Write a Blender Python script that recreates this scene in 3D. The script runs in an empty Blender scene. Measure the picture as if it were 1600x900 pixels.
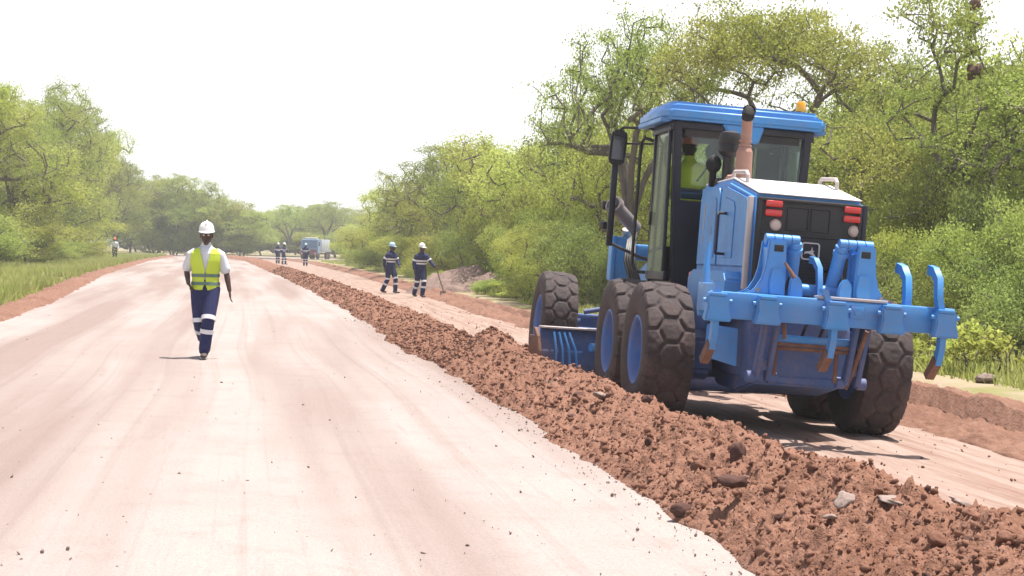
import bpy, bmesh, math, random
import numpy as np
from mathutils import Vector, Matrix, Euler

D = bpy.data
SC = bpy.context.scene
COL = SC.collection
PI = math.pi
R = math.radians

# ------------------------------------------------------------------ camera
CAM_F, CAM_H = 2600.0 / 1600.0, 1.5
cam_d = D.cameras.new('camera')
cam_d.sensor_width = 36.0
cam_d.lens = 36.0 * CAM_F
cam_d.clip_start, cam_d.clip_end = 0.1, 9000.0
cam = D.objects.new('camera', cam_d)
COL.objects.link(cam)
_p, _r = math.atan(56 / 2600), R(1.5)
_right = Vector((1, 0, 0)); _up = Vector((0, math.sin(_p), math.cos(_p))); _fw = Vector((0, math.cos(_p), -math.sin(_p)))
_cr = _right * math.cos(_r) + _up * math.sin(_r)
_cu = -_right * math.sin(_r) + _up * math.cos(_r)
_m = Matrix.Identity(4)
for i in range(3):
    _m[i][0], _m[i][1], _m[i][2] = _cr[i], _cu[i], -_fw[i]
_m[2][3] = CAM_H
cam.matrix_world = _m
SC.camera = cam

# ------------------------------------------------------------------ sky, sun, exposure
SUN_EL = R(77.0)
SUN_AZ = math.atan2(0.9, 0.35)          # clockwise from +Y: a noon sun almost overhead, a little to the right
world = D.worlds.new('World')
SC.world = world
world.use_nodes = True
nt = world.node_tree
nt.nodes.clear()
w_out = nt.nodes.new('ShaderNodeOutputWorld')
w_bg = nt.nodes.new('ShaderNodeBackground')
w_sky = nt.nodes.new('ShaderNodeTexSky')
w_sky.sky_type = 'NISHITA'
w_sky.sun_disc = False
w_sky.sun_elevation = SUN_EL
w_sky.sun_rotation = SUN_AZ
w_sky.dust_density = 4.0
w_sky.air_density = 1.0
w_sky.ozone_density = 0.6
w_tc = nt.nodes.new('ShaderNodeTexCoord')
w_sep = nt.nodes.new('ShaderNodeSeparateXYZ')
w_noise = nt.nodes.new('ShaderNodeTexNoise')
w_noise.inputs['Scale'].default_value = 2.2
w_noise.inputs['Detail'].default_value = 6.0
w_map = nt.nodes.new('ShaderNodeMapping')
w_map.inputs['Scale'].default_value = (1, 1, 3.0)
w_el = nt.nodes.new('ShaderNodeMapRange')     # bright thin cloud low over the land, thinning upwards
w_el.inputs['From Min'].default_value = 0.17
w_el.inputs['From Max'].default_value = 0.42
w_el.inputs['To Min'].default_value = 1.0
w_el.inputs['To Max'].default_value = 0.04
w_add = nt.nodes.new('ShaderNodeMath'); w_add.operation = 'MULTIPLY_ADD'
w_add.inputs[1].default_value = 0.24; w_add.inputs[2].default_value = -0.12
w_sum = nt.nodes.new('ShaderNodeMath'); w_sum.operation = 'ADD'; w_sum.use_clamp = True
w_mix = nt.nodes.new('ShaderNodeMix'); w_mix.data_type = 'RGBA'
w_mix.inputs['B'].default_value = (9.0, 9.1, 9.3, 1)
L = nt.links.new
L(w_tc.outputs['Generated'], w_sep.inputs[0])
L(w_tc.outputs['Generated'], w_map.inputs[0])
L(w_map.outputs[0], w_noise.inputs['Vector'])
L(w_sep.outputs['Z'], w_el.inputs['Value'])
L(w_noise.outputs['Fac'], w_add.inputs[0])
L(w_el.outputs[0], w_sum.inputs[0]); L(w_add.outputs[0], w_sum.inputs[1])
L(w_sum.outputs[0], w_mix.inputs['Factor'])
L(w_sky.outputs[0], w_mix.inputs['A'])
L(w_mix.outputs['Result'], w_bg.inputs['Color'])
w_bg.inputs['Strength'].default_value = 0.085
L(w_bg.outputs[0], w_out.inputs['Surface'])

sun_d = D.lights.new('sun', 'SUN')
sun_d.energy = 5.0
sun_d.angle = R(0.6)
sun_d.color = (1.0, 0.955, 0.88)
sun = D.objects.new('sun', sun_d)
COL.objects.link(sun)
_sd = Vector((math.sin(SUN_AZ) * math.cos(SUN_EL), math.cos(SUN_AZ) * math.cos(SUN_EL), math.sin(SUN_EL)))
sun.rotation_euler = _sd.to_track_quat('Z', 'Y').to_euler()
sun.location = _sd * 200

SC.view_settings.view_transform = 'Standard'
SC.view_settings.look = 'None'
SC.view_settings.gamma = 1.0
SC.view_settings.use_curve_mapping = False
SC.view_settings.exposure = 0.88

# ------------------------------------------------------------------ materials
MATS = {}


def newmat(name):
    m = D.materials.new(name)
    m.use_nodes = True
    t = m.node_tree
    b = t.nodes['Principled BSDF']
    return m, t, b


def N(t, typ, **kw):
    n = t.nodes.new(typ)
    for k, v in kw.items():
        if k in n.bl_rna.properties.keys():
            setattr(n, k, v)
        else:
            n.inputs[k].default_value = v
    return n


def rgba(c):
    return (c[0], c[1], c[2], 1)


def mixnode(t, fac, a, b):
    n = t.nodes.new('ShaderNodeMix'); n.data_type = 'RGBA'
    for sock, v in (('Factor', fac), ('A', a), ('B', b)):
        if isinstance(v, (tuple, list)):
            n.inputs[sock].default_value = rgba(v) if len(v) == 3 else v
        elif isinstance(v, (int, float)):
            n.inputs[sock].default_value = v
        else:
            t.links.new(v, n.inputs[sock])
    return n.outputs['Result']


def ramp(t, val, lo, hi, a=0.0, b=1.0):
    n = t.nodes.new('ShaderNodeMapRange')
    n.inputs['From Min'].default_value = lo; n.inputs['From Max'].default_value = hi
    n.inputs['To Min'].default_value = a; n.inputs['To Max'].default_value = b
    t.links.new(val, n.inputs['Value'])
    return n.outputs[0]


def noise(t, vec, scale, detail=4.0, rough=0.55):
    n = t.nodes.new('ShaderNodeTexNoise')
    n.inputs['Scale'].default_value = scale
    n.inputs['Detail'].default_value = detail
    n.inputs['Roughness'].default_value = rough
    if vec is not None:
        t.links.new(vec, n.inputs['Vector'])
    return n.outputs['Fac']


def objcoord(t):
    return t.nodes.new('ShaderNodeTexCoord').outputs['Object']


def worn(name, col, rough=0.45, dust=(0.30, 0.20, 0.15), amount=0.35, metal=0.0, scale=3.0, coat=0.0, bump=0.0, film=0.0):
    """A painted or plain surface with uneven dust and small wear marks of its own."""
    m, t, b = newmat(name)
    oc = objcoord(t)
    n1 = noise(t, oc, scale, 6.0, 0.65)
    n2 = noise(t, oc, scale * 9, 4.0, 0.6)
    f = t.nodes.new('ShaderNodeMath'); f.operation = 'MULTIPLY'
    t.links.new(ramp(t, n1, 0.38, 0.72), f.inputs[0]); t.links.new(ramp(t, n2, 0.25, 0.7), f.inputs[1])
    f2 = t.nodes.new('ShaderNodeMath'); f2.operation = 'MULTIPLY'
    t.links.new(f.outputs[0], f2.inputs[0]); f2.inputs[1].default_value = amount
    c0 = mixnode(t, ramp(t, noise(t, oc, scale * 0.6, 3), 0.3, 0.7), tuple(x * 0.85 for x in col), tuple(min(1, x * 1.12) for x in col))
    if film:
        c0 = mixnode(t, ramp(t, noise(t, oc, 1.7, 5, 0.7), 0.35, 0.75, 0.02, film), c0, dust)
        ms_ = N(t, 'ShaderNodeMapping'); ms_.inputs['Scale'].default_value = (9, 9, 1.2); t.links.new(oc, ms_.inputs[0])
        c0 = mixnode(t, ramp(t, noise(t, ms_.outputs[0], 2.0, 5, 0.7), 0.58, 0.75, 0, film * 1.3), c0, tuple(x * 0.55 for x in dust))
        c0 = mixnode(t, ramp(t, noise(t, oc, 22, 5, 0.75), 0.68, 0.72, 0, 0.75), c0, (0.10, 0.055, 0.04))
    t.links.new(mixnode(t, f2.outputs[0], c0, dust), b.inputs['Base Color'])
    t.links.new(ramp(t, f2.outputs[0], 0, 0.5, rough, min(1, rough + 0.4)), b.inputs['Roughness'])
    b.inputs['Metallic'].default_value = metal
    b.inputs['Coat Weight'].default_value = coat
    if bump:
        bp = N(t, 'ShaderNodeBump', Strength=bump, Distance=0.01)
        t.links.new(n2, bp.inputs['Height']); t.links.new(bp.outputs[0], b.inputs['Normal'])
    MATS[name] = m
    return m


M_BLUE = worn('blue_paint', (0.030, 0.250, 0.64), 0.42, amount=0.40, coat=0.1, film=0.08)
M_BLUE_SHADED = worn('blue_paint_shaded_dusty', (0.016, 0.085, 0.27), 0.55, amount=0.6, film=0.14)  # darker copy of the blue paint: chassis shade put into the colour, plus dust
M_RIM = worn('rim_blue', (0.025, 0.15, 0.46), 0.5, amount=0.7, scale=5, film=0.22)
M_BLACK = worn('black_plastic', (0.007, 0.006, 0.008), 0.5, amount=0.12, dust=(0.12, 0.08, 0.07))
M_SOOT = worn('soot_black', (0.006, 0.006, 0.006), 0.8, amount=0.0)
M_NAVY = worn('dark_cab_panel', (0.006, 0.007, 0.020), 0.45, amount=0.06, dust=(0.12, 0.10, 0.10))
M_STEEL = worn('bare_steel', (0.30, 0.27, 0.25), 0.45, metal=0.6, amount=0.6)
M_GREYCYL = worn('grey_cylinder', (0.20, 0.18, 0.18), 0.4, metal=0.3, amount=0.5)
M_RUST = worn('rusty_steel', (0.13, 0.06, 0.04), 0.8, amount=0.7, dust=(0.36, 0.22, 0.15), scale=8)
M_PIPE = worn('exhaust_heat_steel', (0.34, 0.19, 0.15), 0.6, metal=0.25, amount=0.6, dust=(0.42, 0.28, 0.22), scale=6)
M_PALE = worn('pale_grey_paint', (0.46, 0.42, 0.42), 0.5, amount=0.5, dust=(0.5, 0.36, 0.3))
M_TYRE = worn('tyre_rubber', (0.038, 0.028, 0.029), 0.85, amount=0.75, dust=(0.16, 0.108, 0.098), scale=4, bump=0.25)
M_WHITE = worn('white_plastic', (0.75, 0.75, 0.74), 0.4, amount=0.15)
M_ORANGE = worn('orange_plastic', (0.75, 0.16, 0.02), 0.4, amount=0.1)
M_BLUEHAT = worn('pale_blue_plastic', (0.34, 0.50, 0.66), 0.4, amount=0.1)
M_RED = worn('red_lens', (0.62, 0.02, 0.02), 0.18, amount=0.05, coat=0.5)
M_LAMP = worn('pale_lens', (0.55, 0.42, 0.36), 0.2, amount=0.2, coat=0.5)
M_AMBER = worn('amber_lens', (0.85, 0.36, 0.01), 0.2, amount=0.05, coat=0.5)
M_LOGO = worn('emblem_grey', (0.55, 0.47, 0.46), 0.5, amount=0.2)
M_SEAT = worn('seat_fabric', (0.03, 0.03, 0.034), 0.8, amount=0.2)
M_CLOTH_W = worn('white_cotton', (0.60, 0.62, 0.68), 0.85, amount=0.08, bump=0.5)
M_VEST = worn('lime_vest', (0.52, 0.66, 0.05), 0.75, amount=0.1, dust=(0.5, 0.5, 0.2), bump=0.5)
M_LIME_LIT = worn('lime_top_brightened', (0.85, 0.95, 0.08), 0.75, amount=0.05)  # brighter copy of the vest lime: light inside the cab put into the colour
M_HOODTOP = worn('sunlit_hood_lid', (0.70, 0.67, 0.66), 0.5, amount=0.4, dust=(0.5, 0.38, 0.32))  # blown-out sun on the hood top put into this near-white colour
M_BAND_G = worn('grey_reflective_band', (0.10, 0.17, 0.14), 0.45, amount=0.15)
M_BAND_W = worn('silver_reflective_band', (0.72, 0.72, 0.76), 0.4, amount=0.2, dust=(0.45, 0.36, 0.36))
M_NAVYCLOTH = worn('navy_workwear', (0.011, 0.015, 0.085), 0.85, amount=0.07, dust=(0.12, 0.09, 0.10), bump=0.5)
M_SKIN = worn('dark_skin', (0.055, 0.026, 0.018), 0.5, amount=0.0)
M_BOOT = worn('black_leather', (0.02, 0.017, 0.017), 0.55, amount=0.7, dust=(0.28, 0.19, 0.15), scale=12)
M_EYE = worn('eye_white', (0.6, 0.55, 0.5), 0.3, amount=0)
M_TRUCKBLUE = worn('truck_blue', (0.12, 0.22, 0.36), 0.4, amount=0.3)
M_SCREEN = worn('windscreen_glass', (0.05, 0.09, 0.15), 0.08, amount=0.1, coat=0.6)
M_TRUCKBOX = worn('truck_box_grey', (0.34, 0.38, 0.43), 0.5, amount=0.3)
M_TRUCKRED = worn('truck_maroon', (0.12, 0.025, 0.035), 0.5, amount=0.4)
M_WOODH = worn('tool_wood', (0.12, 0.08, 0.05), 0.7, amount=0.3)
M_NEST = worn('dry_grass_nest', (0.10, 0.055, 0.04), 0.95, amount=0.5, dust=(0.2, 0.12, 0.08), bump=0.6, scale=10)

# window glass: mostly clear, tinted, with a glancing reflection
m, t, b = newmat('cab_glass')
t.nodes.remove(b)
o = t.nodes['Material Output']
tr = N(t, 'ShaderNodeBsdfTransparent', Color=(0.90, 0.95, 0.94, 1))
gl = N(t, 'ShaderNodeBsdfGlossy', Roughness=0.03, Color=(0.9, 0.95, 0.95, 1))
fr = N(t, 'ShaderNodeFresnel', IOR=1.45)
ms = t.nodes.new('ShaderNodeMixShader')
t.links.new(fr.outputs[0], ms.inputs[0]); t.links.new(tr.outputs[0], ms.inputs[1]); t.links.new(gl.outputs[0], ms.inputs[2])
t.links.new(ms.outputs[0], o.inputs[0])
M_GLASS = m
m, t, b = newmat('door_glass_reflection')
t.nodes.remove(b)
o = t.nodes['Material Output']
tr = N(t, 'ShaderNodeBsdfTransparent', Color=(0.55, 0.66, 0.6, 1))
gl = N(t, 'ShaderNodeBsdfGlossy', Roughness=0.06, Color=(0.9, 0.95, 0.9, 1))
df = N(t, 'ShaderNodeBsdfDiffuse', Color=(0.50, 0.56, 0.46, 1))  # pale green diffuse layer: the bright reflection painted into the door glass
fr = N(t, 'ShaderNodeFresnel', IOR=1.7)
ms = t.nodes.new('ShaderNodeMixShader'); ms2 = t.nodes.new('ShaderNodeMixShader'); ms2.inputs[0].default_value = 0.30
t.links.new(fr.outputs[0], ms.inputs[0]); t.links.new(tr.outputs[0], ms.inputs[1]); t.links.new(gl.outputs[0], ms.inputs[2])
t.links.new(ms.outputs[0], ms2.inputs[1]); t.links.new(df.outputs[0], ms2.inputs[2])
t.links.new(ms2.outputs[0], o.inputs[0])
M_GLASS_REFL = m
m, t, b = newmat('mirror_glass')
b.inputs['Base Color'].default_value = (0.07, 0.07, 0.08, 1); b.inputs['Metallic'].default_value = 1; b.inputs['Roughness'].default_value = 0.12
M_MIRROR = m


def leaf_mat(name, c1, c2, c3):
    m, t, b = newmat(name)
    o = t.nodes['Material Output']
    at = N(t, 'ShaderNodeAttribute', attribute_name='leaf')
    oi = t.nodes.new('ShaderNodeObjectInfo')
    c = mixnode(t, at.outputs['Fac'], c1, c2)
    pos = t.nodes.new('ShaderNodeNewGeometry').outputs['Position']
    n = noise(t, pos, 0.35, 3)
    c = mixnode(t, ramp(t, n, 0.42, 0.68, 0, 0.8), c, c3)
    hs = t.nodes.new('ShaderNodeHueSaturation')
    t.links.new(c, hs.inputs['Color'])
    t.links.new(ramp(t, oi.outputs['Random'], 0, 1, 0.495, 0.517), hs.inputs['Hue'])
    t.links.new(ramp(t, oi.outputs['Random'], 0, 1, 0.8, 1.2), hs.inputs['Value'])
    t.nodes.remove(b)
    df = t.nodes.new('ShaderNodeBsdfDiffuse'); tl = t.nodes.new('ShaderNodeBsdfTranslucent')
    ms = t.nodes.new('ShaderNodeMixShader'); ms.inputs[0].default_value = 0.5
    t.links.new(hs.outputs[0], df.inputs[0]); t.links.new(hs.outputs[0], tl.inputs[0])
    t.links.new(df.outputs[0], ms.inputs[1]); t.links.new(tl.outputs[0], ms.inputs[2])
    t.links.new(ms.outputs[0], o.inputs[0])
    return m


M_LEAF = leaf_mat('leaf_green', (0.20, 0.25, 0.055), (0.40, 0.46, 0.12), (0.42, 0.44, 0.13))
M_LEAF_Y = leaf_mat('leaf_yellow_green', (0.29, 0.33, 0.06), (0.48, 0.52, 0.13), (0.50, 0.50, 0.15))
M_LEAF_D = leaf_mat('leaf_deep_green', (0.15, 0.20, 0.06), (0.33, 0.39, 0.11), (0.36, 0.38, 0.12))
M_GRASS = leaf_mat('grass_blades', (0.24, 0.28, 0.06), (0.44, 0.45, 0.14), (0.44, 0.40, 0.20))
M_BARK = worn('bark', (0.115, 0.095, 0.082), 0.9, amount=0.7, dust=(0.23, 0.20, 0.175), scale=6, bump=0.6)


def soil_mat(name, a, b2, pale, bumpd=0.03, sc=1.0):
    m, t, b = newmat(name)
    pos = t.nodes.new('ShaderNodeNewGeometry').outputs['Position']
    n1 = noise(t, pos, 1.1 * sc, 5, 0.6)
    n2 = noise(t, pos, 14 * sc, 5, 0.65)
    n3 = noise(t, pos, 60 * sc, 3, 0.6)
    c = mixnode(t, ramp(t, n1, 0.3, 0.7), a, b2)
    c = mixnode(t, ramp(t, n2, 0.5, 0.78, 0, 0.6), c, pale)
    t.links.new(c, b.inputs['Base Color'])
    b.inputs['Roughness'].default_value = 0.95
    b.inputs['Specular IOR Level'].default_value = 0.1
    bp = N(t, 'ShaderNodeBump', Strength=0.9, Distance=bumpd)
    ad = t.nodes.new('ShaderNodeMath'); ad.operation = 'MULTIPLY_ADD'; ad.inputs[1].default_value = 0.4
    t.links.new(n3, ad.inputs[0]); t.links.new(n2, ad.inputs[2])
    t.links.new(ad.outputs[0], bp.inputs['Height']); t.links.new(bp.outputs[0], b.inputs['Normal'])
    return m


M_SOIL = soil_mat('windrow_soil', (0.18, 0.09, 0.060), (0.245, 0.130, 0.092), (0.32, 0.19, 0.147))
M_SOIL_R = soil_mat('berm_soil', (0.165, 0.084, 0.060), (0.225, 0.125, 0.090), (0.29, 0.185, 0.142), 0.03, 0.7)
M_CLOD = soil_mat('clod_soil', (0.14, 0.068, 0.047), (0.23, 0.118, 0.082), (0.26, 0.15, 0.11), 0.01, 2)
M_CLOD_D = soil_mat('dark_clod_soil', (0.06, 0.032, 0.028), (0.10, 0.055, 0.045), (0.15, 0.09, 0.075), 0.01, 2)
M_GRIT = soil_mat('road_grit', (0.17, 0.12, 0.105), (0.25, 0.19, 0.17), (0.32, 0.27, 0.25), 0.01, 2)
M_STONE = soil_mat('pale_stone', (0.22, 0.16, 0.14), (0.28, 0.225, 0.20), (0.34, 0.29, 0.26), 0.006, 3)
M_BANK = soil_mat('dry_bank_soil', (0.17, 0.115, 0.10), (0.24, 0.17, 0.145), (0.30, 0.24, 0.20), 0.06, 0.6)

# road gravel; UV = metres along and across the road
m, t, b = newmat('road_gravel')
uv = t.nodes.new('ShaderNodeTexCoord').outputs['UV']
pos = t.nodes.new('ShaderNodeNewGeometry').outputs['Position']
mp = N(t, 'ShaderNodeMapping'); mp.inputs['Scale'].default_value = (0.05, 1.0, 1); t.links.new(uv, mp.inputs[0])
mp2 = N(t, 'ShaderNodeMapping'); mp2.inputs['Scale'].default_value = (0.35, 5.0, 1); t.links.new(uv, mp2.inputs[0])
tracks = noise(t, mp.outputs[0], 0.75, 3, 0.5)
streak = noise(t, mp2.outputs[0], 1.0, 6, 0.7)
patch = noise(t, pos, 0.4, 5, 0.6)
speck = noise(t, pos, 26, 4, 0.7)
c = mixnode(t, ramp(t, tracks, 0.40, 0.58), (0.235, 0.18, 0.163), (0.325, 0.282, 0.266))
c = mixnode(t, ramp(t, patch, 0.45, 0.75, 0, 0.45), c, (0.25, 0.193, 0.175))
c = mixnode(t, ramp(t, streak, 0.56, 0.75, 0, 0.45), c, (0.19, 0.138, 0.12))
c = mixnode(t, ramp(t, speck, 0.66, 0.76, 0, 0.5), c, (0.145, 0.10, 0.085))
mp3 = N(t, 'ShaderNodeMapping'); mp3.inputs['Scale'].default_value = (0.03, 7.0, 1); t.links.new(uv, mp3.inputs[0])
lines = noise(t, mp3.outputs[0], 1.0, 4, 0.6)
c = mixnode(t, ramp(t, lines, 0.53, 0.68, 0, 0.38), c, (0.19, 0.142, 0.127))
fine = noise(t, pos, 75, 3, 0.7)
c = mixnode(t, ramp(t, fine, 0.48, 0.70, 0, 0.5), c, (0.17, 0.125, 0.108))
mp4 = N(t, 'ShaderNodeMapping'); mp4.inputs['Scale'].default_value = (2.2, 2.2, 1); t.links.new(uv, mp4.inputs[0])
blot = noise(t, mp4.outputs[0], 1.0, 6, 0.7)
c = mixnode(t, ramp(t, blot, 0.52, 0.74, 0, 0.35), c, (0.20, 0.15, 0.132))
sx = t.nodes.new('ShaderNodeSeparateXYZ'); t.links.new(uv, sx.inputs[0])
lane = ramp(t, sx.outputs['Y'], 0.2, 1.0)
cl = mixnode(t, ramp(t, streak, 0.40, 0.66), (0.31, 0.235, 0.20), (0.19, 0.112, 0.085))
cl = mixnode(t, ramp(t, patch, 0.4, 0.75, 0, 0.6), cl, (0.27, 0.185, 0.155))
c = mixnode(t, lane, c, cl)
t.links.new(c, b.inputs['Base Color'])
b.inputs['Roughness'].default_value = 0.95
b.inputs['Specular IOR Level'].default_value = 0.15
bp = N(t, 'ShaderNodeBump', Strength=0.55, Distance=0.02)
ad = t.nodes.new('ShaderNodeMath'); ad.operation = 'ADD'
t.links.new(streak, ad.inputs[0]); t.links.new(speck, ad.inputs[1])
t.links.new(ad.outputs[0], bp.inputs['Height']); t.links.new(bp.outputs[0], b.inputs['Normal'])
M_ROAD = m

# verge ground: sandy soil under thin grass
m, t, b = newmat('verge_ground')
pos = t.nodes.new('ShaderNodeNewGeometry').outputs['Position']
n1 = noise(t, pos, 0.35, 5, 0.6); n2 = noise(t, pos, 3.0, 5, 0.65); n3 = noise(t, pos, 25, 3)
c = mixnode(t, ramp(t, n2, 0.35, 0.65), (0.31, 0.24, 0.19), (0.27, 0.225, 0.13))
c = mixnode(t, ramp(t, n1, 0.44, 0.6, 0, 0.85), c, (0.17, 0.18, 0.055))
t.links.new(c, b.inputs['Base Color']); b.inputs['Roughness'].default_value = 1.0
b.inputs['Specular IOR Level'].default_value = 0.05
bp = N(t, 'ShaderNodeBump', Strength=0.8, Distance=0.06)
t.links.new(n2, bp.inputs['Height']); t.links.new(bp.outputs[0], b.inputs['Normal'])
M_GROUND = m


m, t, b = newmat('haze_air')
t.nodes.remove(b)
pv = N(t, 'ShaderNodeVolumePrincipled', Density=0.0008, Anisotropy=0.2, Color=(0.95, 0.96, 0.97, 1))
t.links.new(pv.outputs[0], t.nodes['Material Output'].inputs['Volume'])
M_HAZE = m

# ------------------------------------------------------------------ mesh helpers
class MB:
    """Collects shapes; build() links them as ONE mesh object."""

    def __init__(self):
        self.v, self.f = [], []

    def add(self, vs, fs):
        o = len(self.v)
        self.v += [tuple(p) for p in vs]
        self.f += [tuple(i + o for i in f) for f in fs]
        return self

    def _bm(self, bm, mat=None):
        if mat is not None:
            bm.transform(mat)
        bm.verts.index_update()
        self.add([v.co[:] for v in bm.verts], [[v.index for v in f.verts] for f in bm.faces])
        bm.free()
        return self

    def box(self, c, s, rot=(0, 0, 0), bev=0.012, seg=2):
        bm = bmesh.new()
        bmesh.ops.create_cube(bm, size=1.0)
        bm.transform(Matrix.Diagonal((s[0], s[1], s[2], 1)))
        if bev > 0:
            bmesh.ops.bevel(bm, geom=bm.edges[:], offset=min(bev, 0.45 * min(s)), segments=seg, affect='EDGES', profile=0.5)
        return self._bm(bm, Matrix.Translation(c) @ Euler(rot).to_matrix().to_4x4())

    def prism(self, prof, a0, a1, axis='x', bev=0.01, seg=2):
        """Extrude a closed outline; axis x: (y,z), y: (x,z), z: (x,y)."""
        bm = bmesh.new()
        def P(q, a):
            return {'x': (a, q[0], q[1]), 'y': (q[0], a, q[1]), 'z': (q[0], q[1], a)}[axis]
        A = [bm.verts.new(P(q, a0)) for q in prof]
        B = [bm.verts.new(P(q, a1)) for q in prof]
        n = len(prof)
        bm.faces.new(A); bm.faces.new(B[::-1])
        for i in range(n):
            bm.faces.new((A[i], B[i], B[(i + 1) % n], A[(i + 1) % n]))
        bmesh.ops.recalc_face_normals(bm, faces=bm.faces[:])
        if bev > 0:
            bmesh.ops.bevel(bm, geom=bm.edges[:], offset=bev, segments=seg, affect='EDGES', clamp_overlap=True)
        return self._bm(bm)

    def cyl(self, p0, p1, r0, r1=None, seg=20, cap=True):
        r1 = r0 if r1 is None else r1
        p0, p1 = Vector(p0), Vector(p1)
        q = (p1 - p0).to_track_quat('Z', 'Y')
        vs = []
        for p, r in ((p0, r0), (p1, r1)):
            for k in range(seg):
                a = 2 * PI * k / seg
                vs.append(p + q @ Vector((r * math.cos(a), r * math.sin(a), 0)))
        fs = [(k, (k + 1) % seg, seg + (k + 1) % seg, seg + k) for k in range(seg)]
        if cap:
            fs += [tuple(range(seg - 1, -1, -1)), tuple(range(seg, 2 * seg))]
        return self.add(vs, fs)

    def tube(self, pts, r, seg=10, cap=True):
        pts = [Vector(p) for p in pts]
        n = len(pts)
        rr = r if isinstance(r, (list, tuple)) else [r] * n
        vs = []
        ref = None
        for i, p in enumerate(pts):
            d = (pts[min(i + 1, n - 1)] - pts[max(i - 1, 0)]).normalized()
            if ref is None:
                ref = Vector((0, 0, 1)) if abs(d.z) < 0.9 else Vector((1, 0, 0))
            u = (ref - d * ref.dot(d)).normalized()
            ref = u
            w = d.cross(u)
            for k in range(seg):
                a = 2 * PI * k / seg
                vs.append(p + (u * math.cos(a) + w * math.sin(a)) * rr[i])
        fs = [(i * seg + k, i * seg + (k + 1) % seg, (i + 1) * seg + (k + 1) % seg, (i + 1) * seg + k) for i in range(n - 1) for k in range(seg)]
        if cap:
            fs += [tuple(range(seg - 1, -1, -1)), tuple(range((n - 1) * seg, n * seg))]
        return self.add(vs, fs)

    def lathe(self, prof, origin, axis, seg=32, closed=False):
        """prof: (radius, height along axis)."""
        q = Vector(axis).to_track_quat('Z', 'Y')
        o = Vector(origin)
        n = len(prof)
        vs = [o + q @ Vector((r * math.cos(2 * PI * k / seg), r * math.sin(2 * PI * k / seg), h)) for r, h in prof for k in range(seg)]
        rng = n if closed else n - 1
        fs = [(i * seg + k, i * seg + (k + 1) % seg, ((i + 1) % n) * seg + (k + 1) % seg, ((i + 1) % n) * seg + k) for i in range(rng) for k in range(seg)]
        return self.add(vs, fs)

    def ball(self, c, r, sub=2, rot=(0, 0, 0)):
        bm = bmesh.new()
        bmesh.ops.create_icosphere(bm, subdivisions=sub, radius=1.0)
        s = r if isinstance(r, (tuple, list)) else (r, r, r)
        return self._bm(bm, Matrix.Translation(c) @ Euler(rot).to_matrix().to_4x4() @ Matrix.Diagonal((s[0], s[1], s[2], 1)))

    def mesh(self, name, mat, smooth=True, angle=38):
        me = D.meshes.new(name)
        me.from_pydata(self.v, [], self.f)
        me.validate()
        bm = bmesh.new(); bm.from_mesh(me)
        bmesh.ops.recalc_face_normals(bm, faces=bm.faces[:])
        bm.to_mesh(me); bm.free()
        if smooth:
            me.polygons.foreach_set('use_smooth', [True] * len(me.polygons))
            me.set_sharp_from_angle(angle=R(angle))
        me.materials.append(mat)
        return me

    def build(self, name, mat, parent=None, **kw):
        return link(name, self.mesh(name, mat, **kw), parent)


def link(name, me, parent=None):
    o = D.objects.new(name, me)
    COL.objects.link(o)
    if parent is not None:
        o.parent = parent
    return o


def tag(o, label=None, cat=None, group=None, kind=None):
    if label: o['label'] = label
    if cat: o['category'] = cat
    if group: o['group'] = group
    if kind: o['kind'] = kind
    return o


def empty(name, loc=(0, 0, 0), rz=0.0):
    o = D.objects.new(name, None)
    o.empty_display_size = 0.3
    o.location = loc; o.rotation_euler = (0, 0, rz)
    COL.objects.link(o)
    return o


def children(o):
    return [c for c in D.objects if c.parent is o]


def copy_tree(o, parent=None, kids=None):
    c = o.copy(); COL.objects.link(c)
    c.parent = parent
    for ch in (kids or {}).get(o, None) or children(o):
        copy_tree(ch, c, kids)
    return c


def np_mesh(name, verts, faces, mat, smooth=False, attr=None, uv=None):
    """verts (n,3), faces (m,k) arrays to a mesh, fast."""
    me = D.meshes.new(name)
    n, (m_, k) = len(verts), faces.shape
    me.vertices.add(n); me.vertices.foreach_set('co', np.ascontiguousarray(verts, dtype=np.float32).ravel())
    me.loops.add(m_ * k); me.loops.foreach_set('vertex_index', np.ascontiguousarray(faces, dtype=np.int32).ravel())
    me.polygons.add(m_); me.polygons.foreach_set('loop_start', np.arange(0, m_ * k, k, dtype=np.int32))
    if smooth:
        me.polygons.foreach_set('use_smooth', np.ones(m_, dtype=bool))
    if attr is not None:
        a = me.attributes.new('leaf', 'FLOAT', 'FACE'); a.data.foreach_set('value', attr.astype(np.float32))
    if uv is not None:
        l = me.uv_layers.new(name='uv')
        l.data.foreach_set('uv', uv[faces.ravel()].astype(np.float32).ravel())
    me.update(calc_edges=True)
    me.materials.append(mat)
    return me


def grid_faces(nr, nc):
    i = np.arange(nr - 1)[:, None] * nc + np.arange(nc - 1)[None, :]
    return np.stack([i, i + 1, i + nc + 1, i + nc], -1).reshape(-1, 4)


# numpy value noise
def _hash(ix, iy, s):
    h = (ix.astype(np.int64) * 374761393 + iy.astype(np.int64) * 668265263 + s * 974634777) & 0x7fffffff
    h = ((h ^ (h >> 13)) * 1274126177) & 0x7fffffff
    return ((h ^ (h >> 16)) & 0xffff) / 65535.0


def vnoise(x, y, s=0):
    ix, iy = np.floor(x), np.floor(y)
    fx, fy = x - ix, y - iy
    fx, fy = fx * fx * (3 - 2 * fx), fy * fy * (3 - 2 * fy)
    a, b_, c_, d_ = _hash(ix, iy, s), _hash(ix + 1, iy, s), _hash(ix, iy + 1, s), _hash(ix + 1, iy + 1, s)
    return (a * (1 - fx) + b_ * fx) * (1 - fy) + (c_ * (1 - fx) + d_ * fx) * fy - 0.5


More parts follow.
